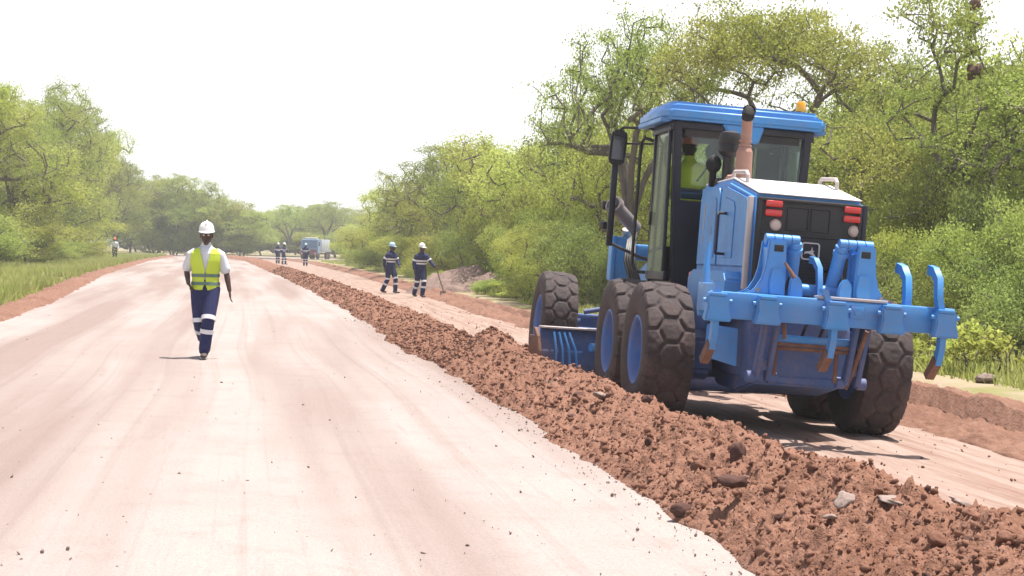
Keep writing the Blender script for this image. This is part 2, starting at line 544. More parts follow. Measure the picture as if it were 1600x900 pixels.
def fbm(x, y, s=0, oct=4, gain=0.5):
    r, a = 0, 1.0
    for k in range(oct):
        ca, sa = math.cos(k * 1.1), math.sin(k * 1.1)
        r = r + a * vnoise((x * ca - y * sa) * 2 ** k, (x * sa + y * ca) * 2 ** k, s + k * 7)
        a *= gain
    return r


# ------------------------------------------------------------------ the lie of the land
def curve(pts):
    ys = np.array([p[0] for p in pts], float); xs = np.array([p[1] for p in pts], float)
    fy = np.linspace(ys[0], ys[-1], 900); fx = np.interp(fy, ys, xs)
    k = np.hanning(31); k /= k.sum()
    fx2 = np.convolve(np.pad(fx, 15, mode='reflect', reflect_type='odd'), k, 'valid')
    return lambda y: np.interp(y, fy, fx2)


X_LEFT = curve([(-30, -4.0), (0, -5.0), (20, -7.6), (37.8, -10.6), (73.9, -18.2), (134.8, -29.6), (187, -38.2), (260, -52)])
X_RIGHT = curve([(-30, 12.2), (0, 7.4), (10, 5.8), (15.8, 4.85), (18.6, 4.4), (24.5, 3.1), (37, 0.5), (43, -0.95), (97, -9), (156, -19), (200, -28.5), (260, -44)])
CREST = curve([(-30, 7.5), (-5, 3.95), (0, 3.2), (7.3, 2.12), (9.1, 1.82), (11.6, 1.38), (14.8, 0.92), (18.2, 0.42), (20.5, 0.0), (22.5, -0.5), (32.4, -2.0), (51.7, -5.2), (92.4, -12.5), (153, -23.5), (260, -48)])


def sstep(a, b_, x):
    t_ = np.clip((x - a) / (b_ - a), 0, 1)
    return t_ * t_ * (3 - 2 * t_)


def road_z(x, y):
    """Height of the road; the cut lane right of the windrow lies lower and falls to the right."""
    x, y = np.asarray(x, float), np.asarray(y, float)
    lat = x - CREST(y)
    deep = 1.0 - 0.72 * sstep(26, 52, y)
    return np.where(lat > 0, -(0.10 + 0.052 * np.minimum(lat, 4)) * deep * sstep(0, 0.5, lat), 0.0)


def verge_z(x, y):
    x, y = np.asarray(x, float), np.asarray(y, float)
    far = sstep(180, 194, y)
    return (0.03 + 0.10 * fbm(x / 5, y / 5, 3, 3)) * (1 - far) - 0.03 * far


# ground: one sheet to the horizon, sunk under the road
gy = np.concatenate([[-300, -150, -60], np.arange(-30, 60, 1.0), np.arange(60, 230, 2.5), [240, 260, 300, 380, 500, 750, 1100]])
off = np.array([0.9, 1.3, 1.8, 2.5, 3.3, 4.2, 5.2, 6.5, 8, 10, 12.5, 15, 18, 22, 27, 33, 40, 50, 65, 90, 150, 300, 500, 800])
yc = np.clip(gy, -30, 260)
rows = []
for y_, c_ in zip(gy, yc):
    xl, xr = float(X_LEFT(c_)), float(X_RIGHT(c_))
    xs = np.concatenate([xl - off[::-1], [xl - 0.4, xr + 0.4], xr + off])
    z = verge_z(xs, np.full_like(xs, y_)) * np.where(np.abs(xs) < 200, 1, 0.5)
    sink = -0.55 if -35 < y_ < 196 else -0.01
    n = len(off)
    z[n:n + 2] = sink
    z[n - 1] = z[n] * 0.35 if sink < -0.1 else z[n - 1]
    z[n + 2] = z[n] * 0.35 if sink < -0.1 else z[n + 2]
    rows.append(np.stack([xs, np.full_like(xs, y_), z], -1))
gv = np.array(rows)
tag(link('ground', np_mesh('ground', gv.reshape(-1, 3), grid_faces(gv.shape[0], gv.shape[1]), M_GROUND, True)), kind='structure')

# road: one gravel sheet, with the lane the machine is cutting
ry = np.concatenate([np.arange(-28, 4, 1.0), np.arange(4, 30, 0.12), np.arange(30, 70, 0.5), np.arange(70, 199, 2.0)])
tt = np.linspace(0, 1, 121)
xl, xr, xc = X_LEFT(ry) - 0.3, X_RIGHT(ry) + 0.3, CREST(ry)
rx = xl[:, None] + (xr - xl)[:, None] * tt[None, :]
yy = np.repeat(ry[:, None], 121, 1)
lat = rx - xc[:, None]
zz = road_z(rx, yy) + 0.016 * fbm(lat * 0.9, yy * 0.12, 5, 4) + 0.010 * fbm(rx * 5, yy * 5, 9, 3) * (yy < 40)
zz += np.where(lat > 0.4, 0.03 * fbm(lat * 7, yy * 0.9, 11, 4), 0.0)          # scraped ruffles in the lane
slen = np.concatenate([[0], np.cumsum(np.hypot(np.diff(ry), np.diff(xc)))])
uvs = np.stack([np.repeat(slen[:, None], 121, 1), lat], -1).reshape(-1, 2)
tag(link('road', np_mesh('road', np.stack([rx, yy, zz], -1).reshape(-1, 3), grid_faces(len(ry), 121), M_ROAD, True, uv=uvs)), kind='structure')

# the far bend, where the road swings left behind the walker
bend = [(-29, 196.5), (-31, 203), (-38, 212), (-52, 221), (-75, 227), (-110, 230), (-180, 232)]
half = [11, 13, 14, 11, 9, 8, 8]
bv, bu = [], []
for i, (q, h_) in enumerate(zip(bend, half)):
    a_ = Vector(bend[max(i - 1, 0)]); c_ = Vector(bend[min(i + 1, len(bend) - 1)])
    d_ = (c_ - a_).normalized(); n_ = Vector((d_.y, -d_.x))
    for k in range(9):
        w_ = (k / 4 - 1) * h_
        bv.append((q[0] + n_.x * w_, q[1] + n_.y * w_, 0.012)); bu.append((i * 15, w_ - 14))
tag(link('road_bend', np_mesh('road_bend', np.array(bv), grid_faces(len(bend), 9), M_ROAD, True, uv=np.array(bu, float))), kind='structure')


# ------------------------------------------------------------------ ridges of soil
def ridge(name, cen, wl, wr, H, zl, zr, ys, ncol, mat, seed, rough=1.0):
    wl_, wr_, h_ = wl(ys), wr(ys), H(ys)
    edge = 1 + 0.22 * fbm(ys * 0.9, ys * 0 + seed, seed, 3)
    edge2 = 1 + 0.22 * fbm(ys * 0.8, ys * 0 + seed + 9, seed + 3, 3)
    u = np.linspace(-1, 1, ncol)
    u = np.sign(u) * np.abs(u) ** 0.9
    X = np.where(u[None, :] < 0, u[None, :] * (wl_ * edge)[:, None], u[None, :] * (wr_ * edge2)[:, None]) + cen(ys)[:, None]
    Y = np.repeat(ys[:, None], ncol, 1)
    s = np.abs(u)[None, :]
    prof = (1 - s ** 1.35)
    base = np.where(u[None, :] < 0, zl(X, Y), zr(X, Y))
    lump = 1 + 0.30 * fbm(Y * 0.7, X * 0.7, seed + 21, 3)
    fall = np.clip((1 - s) * 5, 0, 1)
    n = fbm(X * 3.2, Y * 3.2, seed, 3) * 0.13 + np.abs(fbm(X * 11, Y * 11, seed + 5, 3)) * 0.07 + fbm(X * 30, Y * 30, seed + 8, 3) * 0.045 + np.maximum(0, fbm(X * 55, Y * 55, seed + 12, 2)) * 0.035
    Z = base + h_[:, None] * prof * lump + n * fall * rough - 0.02 + 0.02 * fall
    Z[:, 0] -= 0.06; Z[:, -1] -= 0.06
    me = np_mesh(name, np.stack([X, Y, Z], -1).reshape(-1, 3), grid_faces(len(ys), ncol), mat, True)
    return link(name, me), (X, Y, Z)


wy = np.concatenate([np.arange(-6, 4, 0.12), np.arange(4, 13, 0.018), np.arange(13, 24, 0.035), np.arange(24, 45, 0.1), np.arange(45, 196, 0.4)])
w_near = lambda y: 1 - sstep(19.5, 23.5, y)
bladebump = lambda y: np.exp(-((y - 21.4) / 0.7) ** 2)
wr_o, WR = ridge('soil_windrow', CREST,
                 lambda y: 0.78 + 0.25 * sstep(60, 150, y), lambda y: 0.70 + 0.12 * w_near(y) + 0.5 * bladebump(y) + 0.25 * sstep(60, 150, y),
                 lambda y: 0.25 + 0.01 * w_near(y) + 0.11 * (1 - sstep(8, 13, y)) + 0.16 * bladebump(y),
                 road_z, road_z, wy, 121, M_SOIL, 4)
tag(wr_o, 'long ridge of loose brown soil heaped along the middle of the road', 'soil ridge')
by = np.concatenate([np.arange(-10, 8, 0.3), np.arange(8, 30, 0.06), np.arange(30, 60, 0.15), np.arange(60, 196, 0.5)])
br_o, BR = ridge('soil_berm', lambda y: X_RIGHT(y) + 0.55, lambda y: 0.65 + 0 * y, lambda y: 0.8 + 0 * y, lambda y: 0.13 + 0 * y,
                 road_z, lambda x, y: road_z(x, y) * 0.2 - 0.02, by, 51, M_SOIL_R, 40, 0.65)
tag(br_o, 'low reddish bank of soil along the right edge of the road, below the grassy verge', 'soil ridge')
by2 = np.concatenate([np.arange(-10, 25, 0.5), np.arange(25, 60, 0.12), np.arange(60, 196, 0.5)])
bl_o, BL = ridge('soil_berm', lambda y: X_LEFT(y) - 0.4, lambda y: 0.55 + 0 * y, lambda y: 0.5 + 0 * y, lambda y: 0.07 + 0.05 * fbm(y * 0.2, y * 0, 77, 2),
                 lambda x, y: 0 * x, lambda x, y: 0 * x, by2, 51, M_SOIL_R, 60, 0.7)
tag(bl_o, 'brown bank of soil along the left edge of the road, behind the walking man', 'soil ridge')

# clods and crumbs
rng = np.random.default_rng(8)
bm = bmesh.new(); bmesh.ops.create_icosphere(bm, subdivisions=1, radius=1.0)
ICO_V = np.array([v.co[:] for v in bm.verts]); ICO_F = np.array([[v.index for v in f.verts] for f in bm.faces]); bm.free()
bm = bmesh.new(); bmesh.ops.create_icosphere(bm, subdivisions=2, radius=1.0)
ICO2_V = np.array([v.co[:] for v in bm.verts]); ICO2_F = np.array([[v.index for v in f.verts] for f in bm.faces]); bm.free()


bm = bmesh.new(); bmesh.ops.create_icosphere(bm, subdivisions=3, radius=1.0)
ICO3_V = np.array([v.co[:] for v in bm.verts]); ICO3_F = np.array([[v.index for v in f.verts] for f in bm.faces]); bm.free()


def crumb_mesh(name, pts, size, mat, flat=1.0):
    n = len(pts)
    V = ICO_V[None] * (1 + 0.75 * (rng.random((n, len(ICO_V), 1)) - 0.5)) * np.stack([1 + 0.7 * rng.random(n), 1 + 0.5 * rng.random(n), (0.6 + 0.4 * rng.random(n)) * flat], -1)[:, None, :]
    q = rng.normal(size=(n, 4)); q /= np.linalg.norm(q, axis=1)[:, None]
    w_, x_, y_, z_ = q.T
    RM = np.stack([np.stack([1 - 2 * (y_ * y_ + z_ * z_), 2 * (x_ * y_ - z_ * w_), 2 * (x_ * z_ + y_ * w_)], -1), np.stack([2 * (x_ * y_ + z_ * w_), 1 - 2 * (x_ * x_ + z_ * z_), 2 * (y_ * z_ - x_ * w_)], -1), np.stack([2 * (x_ * z_ - y_ * w_), 2 * (y_ * z_ + x_ * w_), 1 - 2 * (x_ * x_ + y_ * y_)], -1)], 1)
    V = np.einsum('nij,nvj->nvi', RM, V)
    V = V * size[:, None, None] + pts[:, None, :]
    F = (ICO_F[None] + (np.arange(n) * len(ICO_V))[:, None, None]).reshape(-1, 3)
    return np_mesh(name, V.reshape(-1, 3), F, mat, False)


def ridge_point(G, y, u):
    X, Y, Z = G
    i = np.clip(np.searchsorted(Y[:, 0], y), 0, len(Y) - 1)
    j = np.clip(np.round((np.sign(u) * np.abs(u) ** (1 / 0.9) + 1) / 2 * (X.shape[1] - 1)).astype(int), 0, X.shape[1] - 1)
    return np.stack([X[i, j], Y[i, j], Z[i, j]], -1)


n = 26000
yy_ = 5.5 + 22 * rng.random(n) ** 1.5
p = ridge_point(WR, yy_, rng.uniform(-0.97, 0.9, n))
sz = (0.004 + 0.017 * rng.random(n) ** 6) * (0.8 + 0.03 * yy_)
p[:, 2] += sz * 0.2
n2_ = 14000
y2_ = 21 + 75 * rng.random(n2_) ** 1.7
p2_ = ridge_point(WR, y2_, rng.uniform(-0.95, 0.9, n2_))
s2_ = (0.010 + 0.022 * rng.random(n2_) ** 3) * (0.7 + 0.014 * y2_)
p = np.concatenate([p, p2_]); sz = np.concatenate([sz, s2_])
tag(link('soil_crumbs', crumb_mesh('soil_crumbs', p, sz, M_CLOD)), kind='stuff')
# pebbles and spilled crumbs on the road beside the ridge
n = 1500
y_ = 6 + 30 * rng.random(n) ** 1.6
edge_ = CREST(y_) - 0.78
x_ = np.where(rng.random(n) < 0.72, edge_ + 0.15 - np.abs(rng.normal(0, 0.2, n)), rng.uniform(-0.31, 0.2, n) * y_ * 1.0)
x_ = np.minimum(x_, edge_ + 0.2)
sz = 0.0035 + 0.009 * rng.random(n) ** 5
tag(link('road_gravel', crumb_mesh('road_gravel', np.stack([x_, y_, road_z(x_, y_) + sz * 0.2], -1), sz, M_GRIT, 0.7)), kind='stuff')
n = 800
y_ = 9 + 40 * rng.random(n); x_ = CREST(y_) + 0.9 + rng.random(n) * (X_RIGHT(y_) - CREST(y_) - 1.0)
sz = 0.005 + 0.012 * rng.random(n) ** 4
tag(link('lane_gravel', crumb_mesh('lane_gravel', np.stack([x_, y_, road_z(x_, y_) + sz * 0.3], -1), sz, M_CLOD)), kind='stuff')


def clod(name, c, r, mat, seed, label, cat, group, squash=(1, 1, 1), rot=(0, 0, 0)):
    g = np.random.default_rng(seed)
    V = ICO3_V.copy()
    cn = g.normal(size=(9, 3)); cn /= np.linalg.norm(cn, axis=1)[:, None]
    cut_ = 0.55 + 0.35 * g.random(9)
    for nrm_, h_ in zip(cn, cut_):                                  # broken flat faces
        dd = V @ nrm_ - h_
        V = V - np.maximum(dd, 0)[:, None] * nrm_[None] * 0.9
    d = 1 + 0.30 * fbm(V[:, 0] * 3 + seed, V[:, 1] * 3 + V[:, 2] * 4.3, seed, 2) + 0.22 * fbm(V[:, 0] * 9 + V[:, 2] * 8 + seed, V[:, 1] * 9 - V[:, 2] * 7, seed + 4, 3)
    V = V * d[:, None] * np.array(squash)[None] * r * 1.2
    V = V @ np.array(Euler(rot).to_matrix()).T
    o = link(name, np_mesh(name, V, ICO3_F, mat, False))
    o.location = c
    return tag(o, label, cat, group)


cl = np.random.default_rng(21)
for k in range(64):
    y_ = np.array([6.6 + 17 * cl.random() ** 1.4]); u_ = np.array([cl.uniform(-0.95, 0.75)])
    q = ridge_point(WR, y_, u_)[0]
    r_ = 0.018 + 0.022 * cl.random() ** 2
    clod('soil_clod', (q[0], q[1], q[2] + r_ * 0.35), r_, M_CLOD_D if k % 3 == 0 else M_CLOD, k, 'lump of brown soil lying on the loose ridge beside the road machine', 'soil clod', 'lumps of soil on the ridge',
         (1.2, 1, 0.8), (cl.random(), cl.random(), cl.random() * 6))
# single stones that can be told apart
clod('soil_clod', (1.40, 10.08, 0.27), 0.07, M_CLOD_D, 301, 'pointed dark clod standing up like a small cone on the soil ridge', 'soil clod', 'lumps of soil on the ridge', (0.7, 0.6, 1.35))
clod('soil_clod', (1.26, 9.25, 0.25), 0.06, M_CLOD_D, 302, 'broad dark clod below the pointed one on the soil ridge', 'soil clod', 'lumps of soil on the ridge', (1.3, 0.9, 0.7))
clod('soil_clod', (1.00, 9.45, 0.05), 0.05, M_CLOD_D, 303, 'dark clod at the foot of the soil ridge, on the edge of the pale road', 'soil clod', 'lumps of soil on the ridge', (1.1, 0.9, 0.9))
clod('flat_stone', (1.86, 7.78, 0.38), 0.07, M_STONE, 311, 'largest pale flat slab of stone on the soil ridge, nearest the lane', 'stone', 'pale flat stones in the ridge', (1.7, 0.9, 0.18), (0.25, 0.12, 0.4))
clod('flat_stone', (2.14, 7.70, 0.38), 0.06, M_STONE, 312, 'pale flat stone lying over the far edge of the soil ridge', 'stone', 'pale flat stones in the ridge', (1.5, 0.9, 0.3), (0.1, 0.4, 0.2))
clod('flat_stone', (1.62, 7.95, 0.36), 0.045, M_STONE, 313, 'small tilted pale stone beside the large flat slab on the soil ridge', 'stone', 'pale flat stones in the ridge', (1.2, 0.9, 0.3), (0.5, -0.5, 0.7))
clod('flat_stone', (1.52, 7.78, 0.30), 0.028, M_STONE, 314, 'smallest pale stone low on the near side of the soil ridge', 'stone', 'pale flat stones in the ridge', (1.1, 0.9, 0.5))
clod('flat_stone', (0.52, 16.2, 0.26), 0.10, M_STONE, 315, 'long pale slab of rock on the soil ridge below the end of the grader blade', 'stone', 'pale flat stones in the ridge', (1.4, 0.7, 0.25), (0.2, -0.2, 0.5))
clod('flat_stone', (0.80, 14.3, 0.28), 0.08, M_STONE, 316, 'pale flat rock on the soil ridge beside the rear tyres', 'stone', 'pale flat stones in the ridge', (1.4, 0.8, 0.3), (0.2, 0.2, 1.2))
clod('round_rock', (1.26, 12.4, 0.27), 0.085, M_CLOD, 317, 'rounded brown rock on the crest of the soil ridge below the nearest left tyre', 'rock', None, (1.3, 0.9, 0.7))
clod('white_rock', (5.9, 20.6, 0.08), 0.085, M_STONE, 318, 'whitish rock on the grassy verge to the right of the grader', 'rock', None, (1.3, 0.9, 0.7))
clod('white_rock', (-14.1, 47.8, 0.12), 0.17, M_STONE, 319, 'whitish rock on the left verge behind the soil bank', 'rock', None, (1.2, 0.9, 0.8))

# ------------------------------------------------------------------ the motor grader
G = empty('motor_grader', (2.52, 16.8, -0.21))
G.rotation_euler = (0, R(3.0), R(7.1))
tag(G, 'large blue motor grader with ripper behind, scraping soil along the right lane', 'motor grader')


def tyre_mesh():
    nu, R0, W = 352, 0.70, 0.25
    side = [(0.195, 0.325), (0.215, 0.345), (0.238, 0.40), (0.25, 0.47), (0.252, 0.54), (0.246, 0.60), (0.238, 0.632)]
    tread = np.linspace(-0.228, 0.228, 43)
    prof = [(-x, r) for x, r in side] + [(x, R0 - 0.030 * abs(x / 0.228) ** 3.2 - 0.004) for x in tread] + [(x, r) for x, r in side[::-1]]
    px_ = np.array([q[0] for q in prof]); pr = np.array([q[1] for q in prof])
    th = np.linspace(0, 2 * PI, nu, endpoint=False)
    u = th * R0
    X, U = np.meshgrid(px_, u, indexing='xy')                     # rows: around
    Rr = np.repeat(pr[None, :], nu, 0)
    pit = 2 * PI * R0 / 17
    best = np.full((2,) + X.shape, 9.0)
    for cx, offp in ((-0.20, 0.0), (0.0, 0.5), (0.20, 0.0)):
        du = (U / pit - offp + 0.5) % 1 - 0.5
        d_ = np.hypot((X - cx) * 1.0, du * pit * 0.92)
        dn = np.hypot((X - cx) * 1.0, (1 - np.abs(du)) * pit * 0.92)
        for q in (d_, dn):
            lo = np.minimum(best[0], q); best[1] = np.minimum(np.maximum(best[0], q), best[1]); best[0] = lo
    g = np.clip(1 - (best[1] - best[0]) / 0.040, 0, 1)
    g = np.clip(g * 2.2, 0, 1)
    g = g * (0.75 + 0.6 * vnoise(X * 14, U * 9, 3))
    on = (np.abs(X) < 0.245) & (Rr > 0.62)
    Rr = Rr - np.where(on, 0.030 * g, 0)
    Rr += np.where(on, 0.007 * fbm(X * 22, U * 22, 6, 3), 0.0)
    T = np.repeat(th[:, None], len(prof), 1)
    V = np.stack([X, Rr * np.cos(T), Rr * np.sin(T)], -1).reshape(-1, 3)
    nc = len(prof)
    i = np.arange(nu)[:, None] * nc + np.arange(nc - 1)[None, :]
    j = ((np.arange(nu)[:, None] + 1) % nu) * nc + np.arange(nc - 1)[None, :]
    F = np.stack([i, j, j + 1, i + 1], -1).reshape(-1, 4)
    me = np_mesh('tyre', V, F, M_TYRE, True)
    me.set_sharp_from_angle(angle=R(50))
    return me


rim = MB().lathe([(0.318, -0.20), (0.348, -0.205), (0.350, -0.222), (0.335, -0.228), (0.318, -0.215), (0.305, -0.19), (0.295, -0.10), (0.27, -0.055), (0.17, -0.05), (0.165, -0.085), (0.10, -0.09), (0.095, -0.12), (0.0, -0.12)], (0, 0, 0), (1, 0, 0), 44)
rim.lathe([(0.318, -0.20), (0.318, 0.20), (0.348, 0.205), (0.35, 0.222), (0.33, 0.225), (0.30, 0.19), (0.0, 0.0)], (0, 0, 0), (1, 0, 0), 44)
nuts = MB()
for k in range(12):
    a = 2 * PI * k / 12
    nuts.cyl((-0.085, 0.215 * math.cos(a), 0.215 * math.sin(a)), (-0.045, 0.215 * math.cos(a), 0.215 * math.sin(a)), 0.017, seg=6)
ME_TYRE, ME_RIM, ME_NUT = tyre_mesh(), rim.mesh('rim', M_RIM), nuts.mesh('wheel_nut', M_BLUE_SHADED)
for k, (x, y, lean) in enumerate([(-1.10, 0, 0), (-1.10, 1.54, 0), (1.10, 0, 0), (1.10, 1.54, 0), (-1.12, 6.9, R(2.5)), (1.12, 6.9, R(2.5))]):
    w = empty('wheel', (x, y, 0.70)); w.parent = G
    w.rotation_euler = (k * 0.21 if x < 0 else -k * 0.33, lean, 0 if x < 0 else PI)
    link('tyre', ME_TYRE, w); link('rim', ME_RIM, w); link('wheel_nuts', ME_NUT, w)
    w.rotation_mode = 'XYZ'

# rear chassis, tandem cases
m = MB()
m.box((0, 0.35, 0.86), (0.92, 3.0, 0.62), bev=0.03)
m.box((0, -1.05, 0.82), (0.98, 0.28, 0.56), bev=0.03)
m.box((0, 0.77, 0.62), (1.5, 0.45, 0.35), bev=0.04)
m.prism([(-1.2, 0.62), (-1.2, 0.52), (-0.6, 0.40), (0.2, 0.40), (0.4, 0.55), (0.4, 0.62)], -0.42, 0.42, 'x', 0.02)
m.build('rear_chassis', M_BLUE_SHADED, G)
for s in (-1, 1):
    MB().prism([(-0.32, 0.55), (-0.22, 0.46), (1.76, 0.46), (1.86, 0.55), (1.86, 0.86), (1.74, 0.95), (-0.2, 0.95), (-0.32, 0.86)], s * 0.60, s * 0.82, 'x', 0.03).build('tandem_case', M_BLUE_SHADED, G)

# hood
hp = [(0.98, 1.38), (0.98, 2.44), (-0.18, 2.465), (-1.15, 2.295), (-1.15, 1.38)]
hood = MB().prism(hp, -0.535, 0.535, 'x', 0.035, 3).build('engine_hood', M_BLUE, G)
MB().prism([(0.95, 2.448), (-0.19, 2.472), (-1.165, 2.30), (-1.165, 2.312), (-0.19, 2.489), (0.95, 2.464)], -0.50, 0.50, 'x', 0.003, 1).build('hood_sun_sheet', M_HOODTOP, hood)  # thin sheet added over the hood to carry the painted sun glare
for s in (-1, 1):
    # two pressed doors on each flank
    X0, X1 = s * 0.536, s * 0.560
    dr = MB().prism([(0.88, 1.60), (0.88, 2.30), (0.80, 2.38), (0.12, 2.40), (0.06, 2.34), (0.06, 1.60)], X0, X1, 'x', 0.012, 2).build('side_panel', M_BLUE, hood)
    MB().prism([(0.56, 1.68), (0.56, 2.24), (0.50, 2.30), (0.22, 2.30), (0.16, 2.24), (0.16, 1.68)], X1 - s * 0.004, X1 + s * 0.008, 'x', 0.008, 2).build('panel_pressing', M_BLUE, dr)
    dr = MB().prism([(0.02, 1.60), (0.02, 2.34), (-0.06, 2.40), (-0.20, 2.40), (-0.98, 2.27), (-1.02, 2.2), (-1.02, 1.60)], X0, X1, 'x', 0.012, 2).build('side_panel', M_BLUE, hood)
    MB().prism([(-0.10, 1.68), (-0.10, 2.22), (-0.18, 2.29), (-0.52, 2.24), (-0.58, 2.17), (-0.58, 1.68)], X1 - s * 0.004, X1 + s * 0.008, 'x', 0.008, 2).build('panel_pressing', M_BLUE, dr)
    MB().tube([(s * 0.56, -0.30, 2.12), (s * 0.66, -0.30, 2.12), (s * 0.665, -0.33, 2.10), (s * 0.665, -0.33, 1.74), (s * 0.66, -0.30, 1.72), (s * 0.56, -0.30, 1.72)], 0.014, 8).build('grab_handle', M_BLACK, hood)
    MB().box((s * 0.562, 0.30, 1.95), (0.012, 0.05, 0.09), bev=0.008).build('latch', M_BLACK, dr)
    # pale corner post and lower boxes
    MB().box((s * 0.555, -1.10, 1.83), (0.05, 0.07, 0.88), bev=0.012).build('corner_post', M_PALE if s < 0 else M_NAVY, hood)
    MB().prism([(0.62, 1.10), (0.62, 1.47), (0.50, 1.55), (-0.86, 1.55), (-0.95, 1.47), (-0.95, 1.10)], s * 0.50, s * 0.70, 'x', 0.02).build('battery_box', M_BLUE, G)
    MB().box((s * 0.706, -0.25, 1.32), (0.016, 0.62, 0.28), bev=0.01).build('box_lid', M_BLUE, G)
    MB().tube([(s * 0.45, 0.02, 2.45), (s * 0.45, 0.02, 2.53), (s * 0.45, -0.03, 2.555), (s * 0.45, -0.48, 2.535), (s * 0.45, -0.53, 2.50), (s * 0.45, -0.53, 2.38)], 0.021, 10).build('hood_rail', M_PALE, hood)
# worn sticker on the left flank
st = MB()
st.box((-0.5635, 0.66, 2.10), (0.004, 0.03, 0.26), bev=0)
st.box((-0.5635, 0.675, 1.88), (0.004, 0.02, 0.09), bev=0)
st.build('sticker', M_LAMP, hood)
MB().box((-0.57, 1.02, 1.47), (0.05, 0.06, 0.10), bev=0.01).build('red_reflector', M_RED, G)

# black rear grille with lamps and emblem
gr = MB()
gr.box((0, -1.165, 1.83), (1.02, 0.05, 0.88), bev=0.02)
gr.box((0, -1.20, 2.245), (1.00, 0.03, 0.03), bev=0.006)
for s in (-1, 1):
    gr.box((s * 0.485, -1.20, 1.83), (0.03, 0.03, 0.84), bev=0.006)
gr.box((0, -1.20, 1.93), (0.94, 0.02, 0.018), bev=0.004)
for x0, w in ((-0.115, 0.20), (0.105, 0.18)):
    for zz_ in (2.19, 1.98):
        gr.box((x0, -1.196, zz_), (w, 0.012, 0.012), bev=0.003)
    for dx in (-w / 2, w / 2):
        gr.box((x0 + dx, -1.196, 2.085), (0.012, 0.012, 0.22), bev=0.003)
for k in range(9):
    gr.box((0, -1.196, 1.47 + 0.03 * k), (0.5, 0.012, 0.008), bev=0.002)
grille = gr.build('rear_grille', M_BLACK, G)
for s in (-1, 1):
    cx = -0.355 if s < 0 else 0.405
    for zz_ in (2.212, 2.125):
        MB().box((cx, -1.205, zz_), (0.165, 0.03, 0.064), bev=0.014, seg=3).build('tail_lamp', M_RED, grille)
    MB().lathe([(0.0, 0.022), (0.036, 0.018), (0.046, 0.006), (0.052, 0.012), (0.056, 0.0), (0.056, -0.02)], (cx + 0.03, -1.20, 2.015), (0, -1, 0), 24).build('reverse_lamp', M_LAMP, grille)
# the emblem: rounded frame with a leaping animal
em = MB()
def ring_frame(cx, cz, w, h, r, t_, y0, y1):
    out, inn = [], []
    for (sx, sz, a0) in ((1, 1, 0), (-1, 1, 90), (-1, -1, 180), (1, -1, 270)):
        for k in range(5):
            a = R(a0 + 22.5 * k)
            out.append((cx + sx * (w - r) + r * math.cos(a), cz + sz * (h - r) + r * math.sin(a)))
            inn.append((cx + sx * (w - r) + (r - t_) * math.cos(a), cz + sz * (h - r) + (r - t_) * math.sin(a)))
    n = len(out); vs = []; fs = []
    for y in (y0, y1):
        vs += [(p[0], y, p[1]) for p in out] + [(p[0], y, p[1]) for p in inn]
    for i in range(n):
        j = (i + 1) % n
        fs += [(i, j, n + j, n + i), (2 * n + i, 3 * n + i, 3 * n + j, 2 * n + j), (i, 2 * n + i, 2 * n + j, j), (n + i, n + j, 3 * n + j, 3 * n + i)]
    return vs, fs
em.add(*ring_frame(0.03, 1.795, 0.088, 0.082, 0.03, 0.012, -1.206, -1.192))
em.prism([(-0.03, 1.765), (-0.005, 1.775), (0.02, 1.772), (0.05, 1.755), (0.085, 1.748), (0.07, 1.765), (0.055, 1.785), (0.068, 1.80), (0.05, 1.803), (0.045, 1.835), (0.035, 1.80), (0.015, 1.795), (-0.02, 1.79)], -1.206, -1.192, 'y', 0.0)
em.build('emblem', M_LOGO, grille)

# mud plate and hitch plates under the hood
MB().prism([(-0.88, 1.04), (-0.58, 1.02), (-0.57, 0.66), (-0.82, 0.72), (-0.88, 0.76)], -1.12, -1.09, 'y', 0.008).build('mud_plate', M_BLUE, G)
MB().prism([(-0.80, 0.98), (-0.66, 0.97), (-0.66, 0.79), (-0.80, 0.80)], -1.13, -1.115, 'y', 0.004).build('mud_plate_cover', M_BLUE, G)

# ripper
RY = -1.95
rip = MB().box((0.04, RY, 1.245), (2.24, 0.17, 0.24), bev=0.02).build('ripper_beam', M_BLUE, G)
MB().box((0.20, RY - 0.02, 1.378), (0.64, 0.16, 0.025), bev=0.006).build('beam_cap', M_PALE, rip)
def shank_pts(x, y, z_top, hook):
    p = []
    if hook:
        p += [(x - 0.02, y + 0.20, z_top), (x - 0.01, y + 0.11, z_top - 0.015), (x, y + 0.03, z_top - 0.09)]
    p += [(x, y, 1.45), (x, y - 0.01, 1.2), (x, y - 0.005, 1.0), (x, y + 0.05, 0.86)]
    return p
def strap(mb, pts, w, t_):
    """Rectangular bar following a path in the y-z plane: w across x, t_ in the plane."""
    n = len(pts); vs = []
    for i, p in enumerate(pts):
        a = Vector(pts[max(i - 1, 0)]); b_ = Vector(pts[min(i + 1, n - 1)])
        d = (b_ - a).normalized(); nn = Vector((0, d.z, -d.y)).normalized()
        for sx, sn in ((-1, -1), (1, -1), (1, 1), (-1, 1)):
            vs.append(Vector(p) + Vector((sx * w / 2, 0, 0)) + nn * (sn * t_ / 2))
    fs = [(4 * i + k, 4 * i + (k + 1) % 4, 4 * i + 4 + (k + 1) % 4, 4 * i + 4 + k) for i in range(n - 1) for k in range(4)]
    fs += [(3, 2, 1, 0), tuple(4 * (n - 1) + k for k in range(4))]
    return mb.add(vs, fs)
